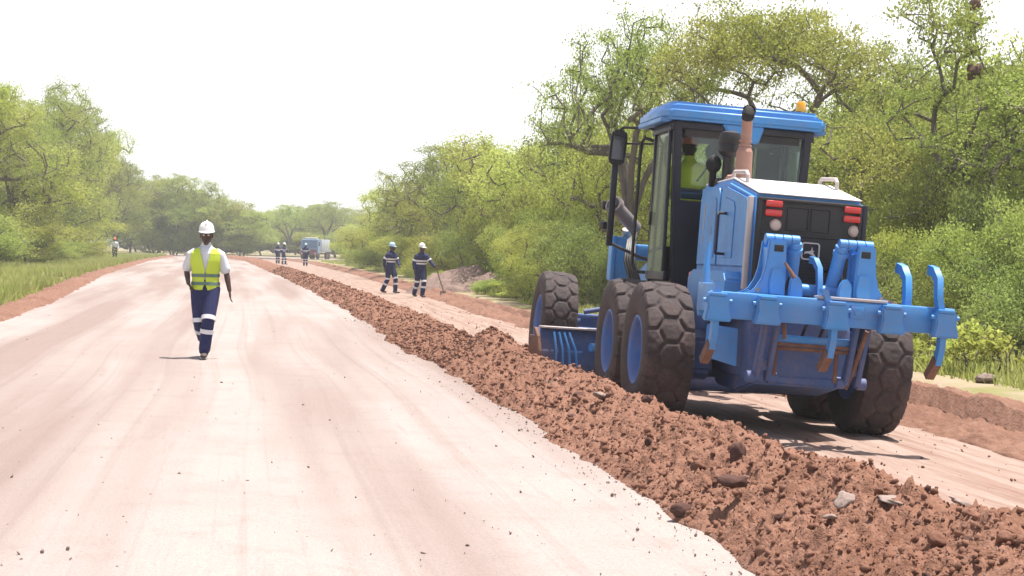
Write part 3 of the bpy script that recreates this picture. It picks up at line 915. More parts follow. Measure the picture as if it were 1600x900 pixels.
for x, hook, low in ((-1.05, 0, 1), (0.03, 0, 1), (1.035, 1, 1)):
    xs = x - (0.13 if x == 0.03 else 0.06 if hook else 0)
    mb = MB()
    pts = shank_pts(0, 0, 1.70, hook)
    pts = [(x + (q[0] if q[2] < 1.4 else q[0] + (xs - x) * 0.9), RY - 0.10 + q[1], q[2]) for q in pts]
    strap(mb, pts, 0.056, 0.09)
    sh = mb.build('shank', M_BLUE, rip)
    e = pts[-1]
    strap(MB(), [(e[0], e[1] - 0.012, e[2] + 0.05), (e[0] - 0.01, e[1] + 0.03, e[2] - 0.02), (e[0] - 0.03, e[1] + 0.10, e[2] - 0.125)], 0.075, 0.085).build('tooth', M_RUST, sh)
mb = MB(); strap(mb, [(0.72, RY + 0.26, 1.70), (0.735, RY + 0.17, 1.68), (0.75, RY + 0.10, 1.60), (0.745, RY + 0.05, 1.44), (0.74, RY + 0.05, 1.33)], 0.06, 0.09)
mb.build('stowed_shank', M_BLUE, rip)
mb = MB(); strap(mb, [(-0.055, RY + 0.42, 1.71), (-0.04, RY + 0.34, 1.70), (-0.02, RY + 0.28, 1.63), (-0.02, RY + 0.24, 1.50), (-0.02, RY + 0.22, 1.30)], 0.048, 0.065)
mb.build('stowed_shank', M_BLUE, rip)
for x in (-1.05, -0.60, 0.03, 0.54, 1.035):
    c_ = MB()
    c_.prism([(x - 0.105, 1.33), (x + 0.105, 1.33), (x + 0.10, 1.22), (x + 0.135, 1.10), (x - 0.115, 1.10), (x - 0.09, 1.22)], RY - 0.19, RY - 0.08, 'y', 0.014)
    c_.box((x, RY - 0.12, 1.335), (0.15, 0.15, 0.035), bev=0.01)
    c_.cyl((x - 0.13, RY - 0.15, 1.28), (x + 0.13, RY - 0.15, 1.28), 0.02, seg=10)
    c_.build('shank_clamp', M_BLUE, rip)
mb = MB().box((0.24, RY - 0.09, 1.27), (0.13, 0.03, 0.12), bev=0.01)
mb.cyl((0.24, RY - 0.115, 1.27), (0.24, RY - 0.09, 1.27), 0.03, seg=14)
mb.build('pin_boss', M_BLUE, rip)
for s in (-1, 1):
    # towers: scalloped top, slotted plate, foot flaring outwards; a lift cylinder on the inner side
    cx = -0.465 if s < 0 else 0.345
    TY = -1.86
    flare = s
    prof = [(cx - flare * 0.09, 1.22), (cx - flare * 0.085, 1.55), (cx - flare * 0.07, 1.86), (cx + flare * 0.09, 1.86), (cx + flare * 0.11, 1.62), (cx + flare * 0.14, 1.50), (cx + flare * 0.20, 1.40), (cx + flare * 0.30, 1.355), (cx + flare * 0.30, 1.22)]
    if s < 0:
        prof = prof[::-1]
    tw = MB().prism(prof, TY, TY + 0.05, 'y', 0.012)
    tw.prism(prof, TY + 0.22, TY + 0.27, 'y', 0.012)
    tw.box((cx + flare * 0.01, TY + 0.135, 1.66), (0.15, 0.20, 0.26), bev=0.012)
    tw.prism([(cx - 0.055, 1.60), (cx + 0.055, 1.60), (cx + 0.075, 1.46), (cx + 0.06, 1.37), (cx - 0.06, 1.37), (cx - 0.075, 1.46)], TY - 0.022, TY + 0.004, 'y', 0.008)
    tower = tw.build('ripper_tower', M_BLUE, G)
    kn = MB()
    wcx = cx - flare * 0.06
    for k in range(4):
        kn.cyl((wcx - 0.12 + 0.08 * k - 0.036, TY + 0.13, 1.865), (wcx - 0.12 + 0.08 * k + 0.036, TY + 0.13, 1.865), 0.05, seg=16)
    kn.cyl((wcx - 0.155, TY + 0.13, 1.865), (wcx + 0.155, TY + 0.13, 1.865), 0.036, seg=14)
    kn.build('pivot_knuckle', M_BLUE, tower)
    sl = MB().box((cx, TY - 0.001, 1.785), (0.085, 0.008, 0.06), bev=0.003)
    sl.build('tower_slot', M_BLACK, tower)
    cyl = MB().cyl((cx - flare * 0.185, TY + 0.13, 1.85), (cx - flare * 0.215, TY + 0.32, 1.36), 0.062, seg=22)
    cyl.cyl((cx - flare * 0.187, TY + 0.14, 1.80), (cx - flare * 0.189, TY + 0.155, 1.765), 0.073, seg=22)
    cyl.build('ripper_cylinder', M_BLUE, tower)
    # curved ear at the inner side of the foot
    ear = [(cx - flare * 0.115, 1.24), (cx - flare * 0.115, 1.48), (cx - flare * 0.13, 1.53), (cx - flare * 0.17, 1.56), (cx - flare * 0.215, 1.53), (cx - flare * 0.24, 1.46), (cx - flare * 0.245, 1.24)]
    MB().prism(ear if s > 0 else ear[::-1], TY - 0.03, TY + 0.02, 'y', 0.012).build('tower_ear', M_BLUE, tower)
MB().tube([(-0.42, -1.93, 1.66), (-0.33, -1.955, 1.53)], [0.012, 0.022], 8).build('rusty_pin', M_RUST, G)
MB().cyl((-0.2, -1.62, 1.43), (0.28, -1.62, 1.43), 0.055, seg=20).build('cross_tube', M_BLUE, G)
# lower linkage, rust on its edges
for cx2 in (-0.44, 0.41):
    lk = MB()
    for x in (cx2 - 0.055, cx2 + 0.055):
        lk.prism([(-1.78, 1.16), (-1.70, 1.16), (-1.45, 0.62), (-1.50, 0.56), (-1.58, 0.58)], x - 0.025, x + 0.025, 'x', 0.01)
    for dx in (-0.10, 0.10):
        lk.cyl((cx2 + dx - 0.04, -1.52, 0.60), (cx2 + dx + 0.04, -1.52, 0.60), 0.055, seg=16)
    lk.box((cx2, -1.56, 0.72), (0.12, 0.06, 0.10), bev=0.01)
    lk.build('ripper_linkage', M_BLUE_SHADED, G)
lr = MB()
lr.box((0.0, -1.60, 0.885), (0.72, 0.05, 0.035), bev=0.005)
lr.box((-0.33, -1.55, 0.75), (0.035, 0.03, 0.24), bev=0.005)
lr.box((0.24, -1.57, 0.80), (0.035, 0.03, 0.40), bev=0.005)
lr.box((0.0, -1.62, 0.925), (0.74, 0.06, 0.03), bev=0.005)
lr.tube([(0.44, -1.78, 1.10), (0.40, -1.60, 0.72), (0.36, -1.54, 0.55)], 0.022, 8)
lr.tube([(-0.33, -1.74, 1.12), (-0.30, -1.70, 0.98)], 0.018, 8)
lr.build('rusty_bracket', M_RUST, G)
MB().box((0.0, -1.58, 0.96), (0.76, 0.09, 0.09), bev=0.015).build('linkage_bar', M_BLUE, G)
ho = MB()
for x, y0 in ((-0.05, -1.5), (0.12, -1.5), (0.2, -1.5)):
    ho.tube([(x, y0, 1.42), (x + 0.03, y0 - 0.07, 1.25), (x - 0.02, y0 - 0.05, 1.08), (x + 0.02, y0 + 0.2, 0.95)], 0.016, 8)
ho.build('hydraulic_hose', M_BLACK, G)
for s in (-1, 1):                      # tower_hose: one feed hose to each ripper cylinder
    x = -0.30 if s < 0 else 0.19
    MB().tube([(x, -1.22, 1.62), (x + 0.01, -1.42, 1.70), (x + 0.02, -1.58, 1.66), (x + 0.01, -1.66, 1.52), (x - 0.02, -1.62, 1.38), (x - 0.05, -1.48, 1.22)], 0.017, 8).build('hydraulic_hose', M_BLACK, G)
    for zz_ in (1.30, 1.42):
        bx_ = (-0.465 if s < 0 else 0.345) + s * 0.17
        MB().cyl((bx_, -1.875, zz_ - 0.02), (bx_, -1.855, zz_ - 0.02), 0.022, seg=6).build('bolt', M_STEEL, G)
# upright hook bar between the towers and steel bracket on the beam's left end
le = MB()
le.box((-1.02, -1.58, 1.30), (0.05, 0.55, 0.26), bev=0.012)
le.box((-0.94, -1.35, 1.22), (0.20, 0.06, 0.20), bev=0.012)
le.tube([(-1.0, -1.45, 1.36), (-1.0, -1.40, 1.62), (-0.99, -1.38, 1.80)], [0.04, 0.03, 0.022], 10)
le.build('beam_bracket', M_BLUE, G)

# cab -------------------------------------------------------------
CB, CM, CF = 1.48, 2.45, 3.06
def cabx(z): return 0.735 + 0.045 * (z - 1.35) / 1.8
cf = MB()
def post(p0, p1, w):
    p0, p1 = Vector(p0), Vector(p1)
    cf.tube([p0, p1], w, 4)
for s in (-1, 1):
    cf.prism([(s * 0.60, 1.36), (s * 0.68, 1.36), (s * 0.78, 3.16), (s * 0.69, 3.16)] if s > 0 else [(-0.60, 1.36), (-0.69, 3.16), (-0.78, 3.16), (-0.68, 1.36)], CB, CB + 0.11, 'y', 0.012)
    cf.prism([(s * 0.69, 1.36), (s * 0.745, 1.36), (s * 0.785, 3.16), (s * 0.73, 3.16)] if s > 0 else [(-0.69, 1.36), (-0.73, 3.16), (-0.785, 3.16), (-0.745, 1.36)], CM - 0.04, CM + 0.05, 'y', 0.012)
    cf.prism([(s * 0.44, 1.36), (s * 0.52, 1.36), (s * 0.55, 3.16), (s * 0.47, 3.16)] if s > 0 else [(-0.44, 1.36), (-0.47, 3.16), (-0.55, 3.16), (-0.52, 1.36)], CF - 0.08, CF, 'y', 0.012)
    cf.box((s * 0.765, 1.97, 3.11), (0.06, 0.96, 0.10), bev=0.01)
    cf.box((s * 0.66, 2.76, 3.11), (0.06, 0.62, 0.10), rot=(0, 0, s * R(20)), bev=0.01)
cf.box((0, CB + 0.05, 3.12), (1.5, 0.09, 0.08), bev=0.01)
cf.box((0, CF - 0.04, 3.11), (1.0, 0.07, 0.10), bev=0.01)
cf.prism([(-0.66, CB), (0.66, CB), (0.735, CM), (0.52, CF), (-0.52, CF), (-0.735, CM)], 1.30, 1.40, 'z', 0.015)
cab = cf.build('cab_frame', M_NAVY, G)
w_ = MB()
w_.prism([(-0.665, 1.40), (0.665, 1.40), (0.72, 2.30), (-0.72, 2.30)], CB + 0.02, CB + 0.07, 'y', 0.01)
w_.build('rear_wall', M_NAVY, cab)
for s in (-1, 1):
    q = [(s * 0.745, CM), (s * 0.52, CF - 0.02), (s * 0.50, CF - 0.05), (s * 0.72, CM)]
    MB().prism(q if s > 0 else q[::-1], 1.40, 1.85, 'z', 0.004, 1).build('side_wall', M_NAVY, cab)
MB().box((0, CF - 0.04, 1.6), (0.95, 0.04, 0.42), bev=0.01).build('front_wall', M_NAVY, cab)
MB().prism([(-0.665, 2.32), (0.665, 2.32), (0.70, 3.08), (-0.70, 3.08)], CB + 0.045, CB + 0.052, 'y', 0).build('rear_window', M_GLASS, cab)
MB().prism([(-0.50, 1.82), (0.50, 1.82), (0.50, 3.06), (-0.50, 3.06)], CF - 0.045, CF - 0.038, 'y', 0).build('front_window', M_GLASS, cab)
for s in (-1, 1):
    q = [(s * 0.765, CM + 0.04), (s * 0.555, CF - 0.06), (s * 0.549, CF - 0.063), (s * 0.759, CM + 0.037)]
    MB().prism(q if s > 0 else q[::-1], 1.86, 3.06, 'z', 0).build('quarter_window', M_GLASS, cab)
    dr = MB()
    for y in (CB + 0.14, CM - 0.08):
        dr.box((s * 0.768, y, 2.27), (0.04, 0.05, 1.70), rot=(0, s * R(1.4), 0), bev=0.008)
    dr.box((s * 0.788, (CB + CM) / 2 + 0.03, 3.08), (0.04, 0.96, 0.06), bev=0.008)
    dr.box((s * 0.748, (CB + CM) / 2 + 0.03, 1.46), (0.04, 0.96, 0.10), bev=0.008)
    door = dr.build('cab_door', M_NAVY, G)
    MB().prism([(CB + 0.15, 1.50), (CM - 0.09, 1.50), (CM - 0.09, 3.06), (CB + 0.15, 3.06)], s * 0.768, s * 0.774, 'x', 0).build('door_window', M_GLASS_REFL, door)
    MB().box((s * 0.80, CM - 0.16, 2.1), (0.03, 0.05, 0.16), bev=0.01).build('door_handle', M_BLACK, door)
    MB().tube([(s * 0.78, CM + 0.10, 3.0), (s * 0.86, CM + 0.16, 3.03), (s * 0.90, CM + 0.2, 2.98), (s * 0.90, CM + 0.2, 1.55), (s * 0.86, CM + 0.16, 1.48), (s * 0.76, CM + 0.1, 1.48)], 0.02, 10).build('grab_rail', M_BLACK, G)
# roof: broad blue cap, arched soffit, air-conditioning block at the back
rp = [(-0.92, 1.52), (-0.85, 1.38), (0.87, 1.38), (0.93, 1.50), (0.92, 2.75), (0.72, 3.16), (-0.72, 3.16), (-0.92, 2.75)]
rf = MB().prism(rp, 3.165, 3.30, 'z', 0.035, 3)
rf.prism([(q[0] * 0.93, 2.27 + (q[1] - 2.27) * 0.93) for q in rp], 3.26, 3.37, 'z', 0.04, 3)
roof = rf.build('cab_roof', M_BLUE, G)
a_ = MB().prism([(-0.26, 3.17), (-0.13, 2.99), (0.16, 2.97), (0.22, 3.17)], CB - 0.06, CB + 0.02, 'y', 0.02)
a_.build('aircon_block', M_BLUE, roof)
MB().prism([(-0.93, 3.14), (-0.84, 3.14), (-0.76, 3.19), (-0.93, 3.19)], 1.5, 2.75, 'y', 0.006).build('roof_skirt', M_BLUE, roof)
MB().prism([(0.93, 3.14), (0.93, 3.19), (0.76, 3.19), (0.84, 3.14)], 1.5, 2.75, 'y', 0.006).build('roof_skirt', M_BLUE, roof)
bc = MB().lathe([(0, 0), (0.062, 0), (0.062, 0.03), (0.05, 0.04)], (0.66, 1.62, 3.35), (0, 0, 1), 20).build('beacon_base', M_BLACK, roof)
MB().lathe([(0.05, 0.03), (0.054, 0.05), (0.052, 0.12), (0.04, 0.145), (0, 0.15)], (0.66, 1.62, 3.355), (0, 0, 1), 20).build('amber_beacon', M_AMBER, roof)
# inside the cab
se = MB().box((0.05, 2.12, 1.86), (0.52, 0.50, 0.14), bev=0.05).box((0.05, 1.86, 2.22), (0.50, 0.14, 0.66), rot=(R(-6), 0, 0), bev=0.06).box((0.05, 1.83, 2.64), (0.28, 0.10, 0.18), bev=0.04).box((0.05, 2.12, 1.58), (0.34, 0.36, 0.42), bev=0.03)
se.build('operator_seat', M_SEAT, G)
sc_ = MB().box((0, 2.82, 1.75), (0.30, 0.18, 0.72), rot=(R(14), 0, 0), bev=0.04)
sc_.tube([(0, 2.74, 2.02), (0, 2.60, 2.12)], 0.03, 10)
sc_.lathe([(0.17, -0.014), (0.184, 0.0), (0.17, 0.014), (0.156, 0.0)], (0, 2.58, 2.14), (0, -0.7, 0.7), 28, closed=True)
sc_.box((0, 2.60, 2.13), (0.32, 0.02, 0.04), bev=0.01)
sc_.build('steering_console', M_BLACK, G)
ie = MB().box((-0.50, 1.60, 2.38), (0.34, 0.10, 0.12), bev=0.02).cyl((-0.27, 1.58, 2.86), (-0.27, 1.62, 2.86), 0.11, seg=24).box((-0.27, 1.60, 2.95), (0.05, 0.04, 0.25), bev=0.01)
ie.tube([(-0.26, 1.575, 2.83), (-0.46, 1.57, 2.52)], 0.010, 6)
ie.box((0.42, 1.60, 2.44), (0.36, 0.10, 0.20), bev=0.02)
ie.build('rear_cab_equipment', M_BLACK, G)
cp = MB().box((0, 2.25, 3.09), (1.3, 1.2, 0.10), bev=0.03).box((0.47, 2.2, 2.2), (0.22, 0.7, 0.5), bev=0.04).box((0.0, 1.58, 3.06), (1.30, 0.12, 0.13), bev=0.02)
cp.build('cab_lining', M_SEAT, G)
MB().box((0, 1.23, 1.85), (0.72, 0.48, 0.95), bev=0.02).build('bulkhead', M_NAVY, G)

# exhaust, intake
EX, EY = -0.31, 0.20
ex = MB().cyl((EX, EY, 2.42), (EX, EY, 2.78), 0.092, 0.082, 24)
ex.cyl((EX, EY, 2.78), (EX, EY, 2.83), 0.082, 0.060, 24)
ex.tube([(EX, EY, 2.80), (EX + 0.005, EY, 2.98), (EX, EY - 0.01, 3.08), (EX - 0.005, EY - 0.03, 3.13)], 0.054, 20)
for zz_ in (2.835, 2.88):
    ex.cyl((EX, EY, zz_), (EX, EY, zz_ + 0.018), 0.067, seg=24)
exh = ex.build('exhaust_pipe', M_PIPE, G)
tip = MB().tube([(EX - 0.005, EY - 0.02, 3.115), (EX - 0.008, EY - 0.05, 3.16), (EX - 0.01, EY - 0.10, 3.20)], [0.058, 0.064, 0.068], 22, cap=False)
tip.tube([(EX - 0.008, EY - 0.04, 3.15), (EX - 0.0095, EY - 0.085, 3.19)], [0.056, 0.058], 22)
tip.ball((EX - 0.008, EY - 0.085, 3.165), (0.060, 0.03, 0.092), 3, (R(-25), 0, 0))  # black ellipsoid stands for the shaded open mouth of the pipe
tip.build('exhaust_tip', M_SOOT, exh)
it = MB().lathe([(0, 0), (0.06, 0), (0.06, 0.30), (0.10, 0.33), (0.118, 0.35), (0.118, 0.42), (0.11, 0.435), (0.118, 0.45), (0.118, 0.50), (0.10, 0.55), (0.05, 0.57), (0, 0.57)], (-0.38, 0.55, 2.44), (0, 0, 1), 28)
it.build('air_precleaner', M_BLACK, G)
MB().ball((-0.52, 0.62, 2.66), (0.085, 0.085, 0.10)).box((-0.52, 0.62, 2.52), (0.07, 0.07, 0.2), bev=0.02).build('rear_work_lamp', M_SOOT, G)
ms_ = MB()
ms_.tube([(-0.42, 0.45, 2.47), (-0.40, 0.42, 2.52), (-0.30, 0.40, 2.54), (-0.2, 0.42, 2.50)], 0.03, 8)
ms_.build('hood_pipework', M_PIPE, G)
MB().box((-0.30, 0.62, 2.475), (0.42, 0.30, 0.07), bev=0.015).build('hood_top_box', M_BLACK, G)

# mirrors
for s in (-1, 1):
    X = s * 1.11
    mi = MB().prism([(X - 0.095, 2.76), (X - 0.08, 2.72), (X + 0.08, 2.72), (X + 0.10, 2.80), (X + 0.115, 3.06), (X + 0.09, 3.13), (X - 0.06, 3.13), (X - 0.085, 3.06)], 2.98, 3.05, 'y', 0.02).build('mirror', M_BLACK, G)
    MB().prism([(X - 0.07, 2.78), (X + 0.07, 2.78), (X + 0.088, 3.05), (X - 0.06, 3.06)], 2.968, 2.983, 'y', 0.003).build('mirror_glass', M_MIRROR, mi)
    MB().tube([(s * 0.62, 2.62, 3.12), (s * 0.8, 2.8, 3.165), (s * 1.05, 3.02, 3.165), (s * 1.14, 3.05, 3.10), (s * 1.14, 3.06, 2.8)], 0.016, 8).tube([(s * 0.62, 2.62, 2.98), (s * 1.0, 3.03, 2.98)], 0.012, 8).build('mirror_arm', M_BLACK, mi)
    MB().box((s * 1.10, 3.12, 2.26), (0.075, 0.05, 1.0), bev=0.012).tube([(s * 1.10, 3.12, 1.80), (s * 0.75, 3.05, 1.66), (s * 0.5, 2.9, 1.6)], 0.02, 8).build('mirror_post', M_NAVY, mi)
# work lamps beside the left post
for s in (-1, 1):
    MB().box((s * 1.03, 3.95, 2.27), (0.09, 0.10, 0.11), bev=0.02).build('work_lamp', M_BLACK, G)
    MB().box((s * 1.02, 3.90, 2.02), (0.13, 0.10, 0.10), rot=(0, 0, 0.4), bev=0.02).build('work_lamp', M_BLACK, G)

# front frame
fr_ = MB()
fr_.prism([(0.95, 1.0), (0.95, 1.38), (2.75, 1.40), (3.4, 1.75), (4.6, 1.80), (6.2, 1.42), (7.0, 1.20), (7.15, 0.85), (6.7, 0.85), (6.0, 1.08), (4.5, 1.42), (3.5, 1.38), (2.9, 1.0)], -0.17, 0.17, 'x', 0.02)
fr_.build('main_frame', M_BLUE, G)
ax = MB().box((0, 6.9, 0.72), (1.75, 0.22, 0.22), bev=0.03).box((0, 6.9, 0.95), (0.5, 0.34, 0.4), bev=0.03)
for s in (-1, 1):
    ax.cyl((s * 0.75, 6.9, 0.70), (s * 0.98, 6.9, 0.70), 0.13, seg=20)
    ax.tube([(s * 0.72, 6.72, 0.86), (s * 0.2, 6.72, 0.98)], 0.035, 10)
ax.cyl((-0.8, 6.65, 0.62), (0.8, 6.65, 0.62), 0.03, seg=10)
ax.build('front_axle', M_BLUE_SHADED, G)
ci = MB().lathe([(0.62, 0), (0.74, 0), (0.74, 0.09), (0.62, 0.09)], (0, 4.55, 0.90), (0, 0, 1), 44, closed=True)
ci.prism([(-0.55, 4.9), (0.55, 4.9), (0.1, 6.6), (-0.1, 6.6)], 0.98, 1.10, 'z', 0.02)
ci.box((0, 4.55, 0.78), (1.1, 0.3, 0.2), rot=(0, 0, R(18)), bev=0.03)
ci.build('blade_circle', M_BLUE_SHADED, G)
# moldboard: curved section swept along its length, set at an angle
BA = R(18)
sec = [(0.10, 0.02), (0.0, 0.12), (-0.055, 0.26), (-0.065, 0.40), (-0.03, 0.55), (0.05, 0.67), (0.05, 0.70), (0.02, 0.70), (-0.06, 0.58), (-0.10, 0.42), (-0.095, 0.27), (-0.04, 0.11), (0.06, 0.0)]
bl = empty('moldboard', (0, 4.55, 0.0), BA); bl.parent = G
b1 = MB().prism(sec, -1.82, 1.82, 'x', 0.004, 1)
b1.box((0, -0.13, 0.30), (1.6, 0.10, 0.10), bev=0.02).box((-0.9, -0.14, 0.36), (0.12, 0.14, 0.34), bev=0.02).box((0.9, -0.14, 0.36), (0.12, 0.14, 0.34), bev=0.02)
b1.build('blade_body', M_BLUE_SHADED, bl)
for x in (-1.845, 1.845):
    b2 = MB().prism([(q[0] * 1.3, q[1]) for q in sec], x - 0.022, x + 0.022, 'x', 0.004, 1)
    b2.box((x, 0.05, 0.3), (0.03, 0.26, 0.6), bev=0.01)
    b2.build('end_bit', M_RUST, bl)
MB().box((-0.6, -0.02, 0.712), (2.4, 0.15, 0.025), rot=(0, 0, 0), bev=0.006).build('dusty_top_edge', M_PALE, bl)
bb = MB()
for k in range(4):
    bb.tube([(-1.66 + 0.07 * k, -0.10, 0.66), (-1.64 + 0.09 * k, -0.16, 0.45), (-1.60 + 0.1 * k, -0.10, 0.2)], 0.016, 6)
bb.build('blade_hoses', M_BLUE, bl)
MB().cyl((-1.2, -0.22, 0.50), (0.2, -0.22, 0.50), 0.055, seg=16).build('side_shift_cylinder', M_BLUE, bl)
# lift saddle, lift cylinders
sa = MB().box((0, 4.05, 1.72), (1.2, 0.30, 0.20), bev=0.03)
for s in (-1, 1):
    sa.box((s * 0.76, 4.05, 1.62), (0.30, 0.30, 0.56), bev=0.04)
    sa.box((s * 0.90, 3.88, 1.62), (0.05, 0.05, 0.56), bev=0.01)
sa.build('lift_saddle', M_BLUE, G)
for s in (-1, 1):
    lc = MB().cyl((s * 0.95, 3.75, 2.27), (s * 0.62, 4.02, 2.02), 0.085, seg=24)
    lc.cyl((s * 0.97, 3.73, 2.285), (s * 0.93, 3.765, 2.255), 0.115, seg=26)
    lc.build('lift_cylinder_head', M_GREYCYL, G)
    MB().cyl((s * 0.985, 3.72, 2.296), (s * 0.972, 3.73, 2.286), 0.085, seg=26).build('cylinder_cap', M_BLACK, G)
    MB().cyl((s * 0.70, 4.15, 2.0), (s * 0.62, 4.5, 1.35), 0.055, seg=18).cyl((s * 0.62, 4.5, 1.35), (s * 0.58, 4.62, 0.98), 0.032, seg=14).build('lift_cylinder', M_STEEL, G)
hz = MB()
for k in range(5):
    hz.tube([(-0.64 - 0.03 * k, 3.35, 1.35), (-0.72 - 0.03 * k, 3.4, 1.6), (-0.70 - 0.02 * k, 3.6, 1.85), (-0.62, 3.9, 1.95)], 0.018, 6)
hz.build('hydraulic_hose', M_BLACK, G)
ld = MB()
for s in (-1, 1):
    for y in (2.32, 2.72):
        ld.tube([(s * 0.80, y, 1.36), (s * 0.86, y, 0.75)], 0.018, 8)
    for zz_ in (0.78, 1.05, 1.32):
        ld.box((s * 0.84, 2.52, zz_), (0.16, 0.42, 0.025), bev=0.006)
    ld.box((s * 0.58, 2.4, 1.08), (0.24, 0.9, 0.44), bev=0.03)
ld.build('cab_steps', M_STEEL, G)
# ------------------------------------------------------------------ trees and shrubs
def grow(seed, lobes, n_t, stems, leaves_per, leaf, spread, trunk_r, step=0.35, droop=0.0, flat=0.55):
    """Branches reach out to points scattered through the lobes (centre, radii); each point carries leaves."""
    g = np.random.default_rng(seed)
    wts = np.array([l[1][0] * l[1][1] * l[1][2] for l in lobes]) ** 0.7; wts /= wts.sum()
    T = []
    for li, (c_, r_) in enumerate(lobes):
        k = max(3, int(n_t * wts[li]))
        d_ = g.normal(size=(k, 3)); d_ /= np.linalg.norm(d_, axis=1)[:, None]
        d_ *= (0.35 + 0.65 * g.random((k, 1)) ** 0.5)
        T.append(np.array(c_) + d_ * np.array(r_))
    T = np.concatenate(T)
    nodes, par = [], []
    for (base, tops) in stems:
        pr = -1
        pts = [np.array(base, float)] + [np.array(q, float) for q in tops]
        for i in range(len(pts) - 1):
            m_ = max(2, int(np.linalg.norm(pts[i + 1] - pts[i]) / step))
            for k in range(m_ + (i == len(pts) - 2)):
                q = pts[i] + (pts[i + 1] - pts[i]) * k / m_ + g.normal(0, 0.03, 3) * (k > 0)
                nodes.append(q); par.append(pr); pr = len(nodes) - 1
    root = np.array(stems[0][0], float)
    order = np.argsort(np.linalg.norm(T - root - np.array([0, 0, 0.5]), axis=1))
    ends = []
    for ti in order:
        t_ = T[ti]
        A = np.array(nodes)
        d_ = np.linalg.norm(A - t_, axis=1) + 0.6 * np.maximum(0, A[:, 2] - t_[2] + 0.1) + 0.15 * (np.arange(len(A)) < 3)
        j = int(np.argmin(d_)); p0 = A[j]
        dist = np.linalg.norm(t_ - p0)
        if dist > 1.1:                         # leave the limb lower down: a longer, more upward branch
            pass
        m_ = max(1, int(dist / step))
        mid = (p0 + t_) / 2 + g.normal(0, 0.10 * dist, 3) + np.array([0, 0, 0.06 * dist - droop * dist])
        pr = j
        for k in range(1, m_ + 1):
            s = k / m_
            q = (1 - s) ** 2 * p0 + 2 * s * (1 - s) * mid + s * s * t_
            nodes.append(q); par.append(pr); pr = len(nodes) - 1
        ends.append(pr)
    nodes = np.array(nodes); n = len(nodes)
    load = np.zeros(n)
    for e in ends: load[e] += 1
    for i in range(n - 1, 0, -1):
        if par[i] >= 0: load[par[i]] += max(load[i], 0.3)
    rad = trunk_r * (np.maximum(load, 0.6) / load.max()) ** 0.46
    rad = np.maximum(rad, 0.010)
    V, F, SEG = [], [], 5
    for i in range(n):
        if par[i] < 0: continue
        a, b_ = nodes[par[i]], nodes[i]
        d_ = b_ - a; L_ = np.linalg.norm(d_)
        if L_ < 1e-4: continue
        d_ /= L_
        u = np.cross(d_, [0, 0, 1.0] if abs(d_[2]) < 0.9 else [1.0, 0, 0]); u /= np.linalg.norm(u); w_ = np.cross(d_, u)
        r0 = min(rad[par[i]], rad[i] * 1.35); o_ = len(V)
        for p_, rr in ((a - d_ * r0 * 0.2, r0), (b_, rad[i])):
            for k in range(SEG):
                an = 2 * PI * k / SEG
                V.append(p_ + (u * math.cos(an) + w_ * math.sin(an)) * rr)
        for k in range(SEG):
            F.append((o_ + k, o_ + (k + 1) % SEG, o_ + SEG + (k + 1) % SEG, o_ + SEG + k))
    wood = (np.array(V), np.array(F))
    # leaves
    E_ = nodes[np.array(ends)]
    per = np.maximum(4, (leaves_per * (0.5 + g.random(len(E_)))).astype(int))
    C_ = np.repeat(E_, per, 0); m_ = len(C_)
    sp = np.repeat(spread * (0.6 + 0.7 * g.random(len(E_))), per)
    off_ = g.normal(0, 1, (m_, 3)) * np.array([1, 1, flat]) * sp[:, None] * 0.55
    C_ = C_ + off_
    nrm = g.normal(0, 1, (m_, 3)) + np.array([0, 0, 0.25]); nrm /= np.linalg.norm(nrm, axis=1)[:, None]
    t1 = np.cross(nrm, g.normal(0, 1, (m_, 3))); t1 /= np.linalg.norm(t1, axis=1)[:, None]
    t2 = np.cross(nrm, t1)
    sz = leaf * (0.6 + 0.8 * g.random(m_))[:, None]
    a = t1 * sz; b_ = t2 * sz * 0.5
    LV = np.stack([C_ - a, C_ + b_ + nrm * sz * 0.15, C_ + a, C_ - b_ + nrm * sz * 0.15], 1).reshape(-1, 3)
    LF = np.arange(4 * m_).reshape(-1, 4)
    clump = np.repeat(g.random(len(E_)), per)
    return wood, (LV, LF, np.clip(0.45 * g.random(m_) + 0.55 * clump, 0, 1))


def lobes_tree(g, H, Rc, base, n, umbrella=0.5, lobe=0.42):
    """Lobes filling an uneven crown between base and H."""
    out = []
    for k in range(n):
        a = 2 * PI * k / n * 1.618 * 2 + g.uniform(-0.4, 0.4)
        s = math.sqrt((k + 0.5) / n)
        z = base + (H - base) * (0.15 + 0.75 * g.random()) if umbrella < 0.5 else base + (H - base) * (0.30 + 0.55 * (1 - s ** 2 * 0.8) * g.uniform(0.7, 1.15))
        rr = Rc * s * g.uniform(0.65, 1.0)
        l_ = Rc * lobe * g.uniform(0.65, 1.2)
        out.append(((rr * math.cos(a), rr * math.sin(a), min(z, H - l_ * 0.5)), (l_, l_, l_ * g.uniform(0.5, 0.8))))
    return out


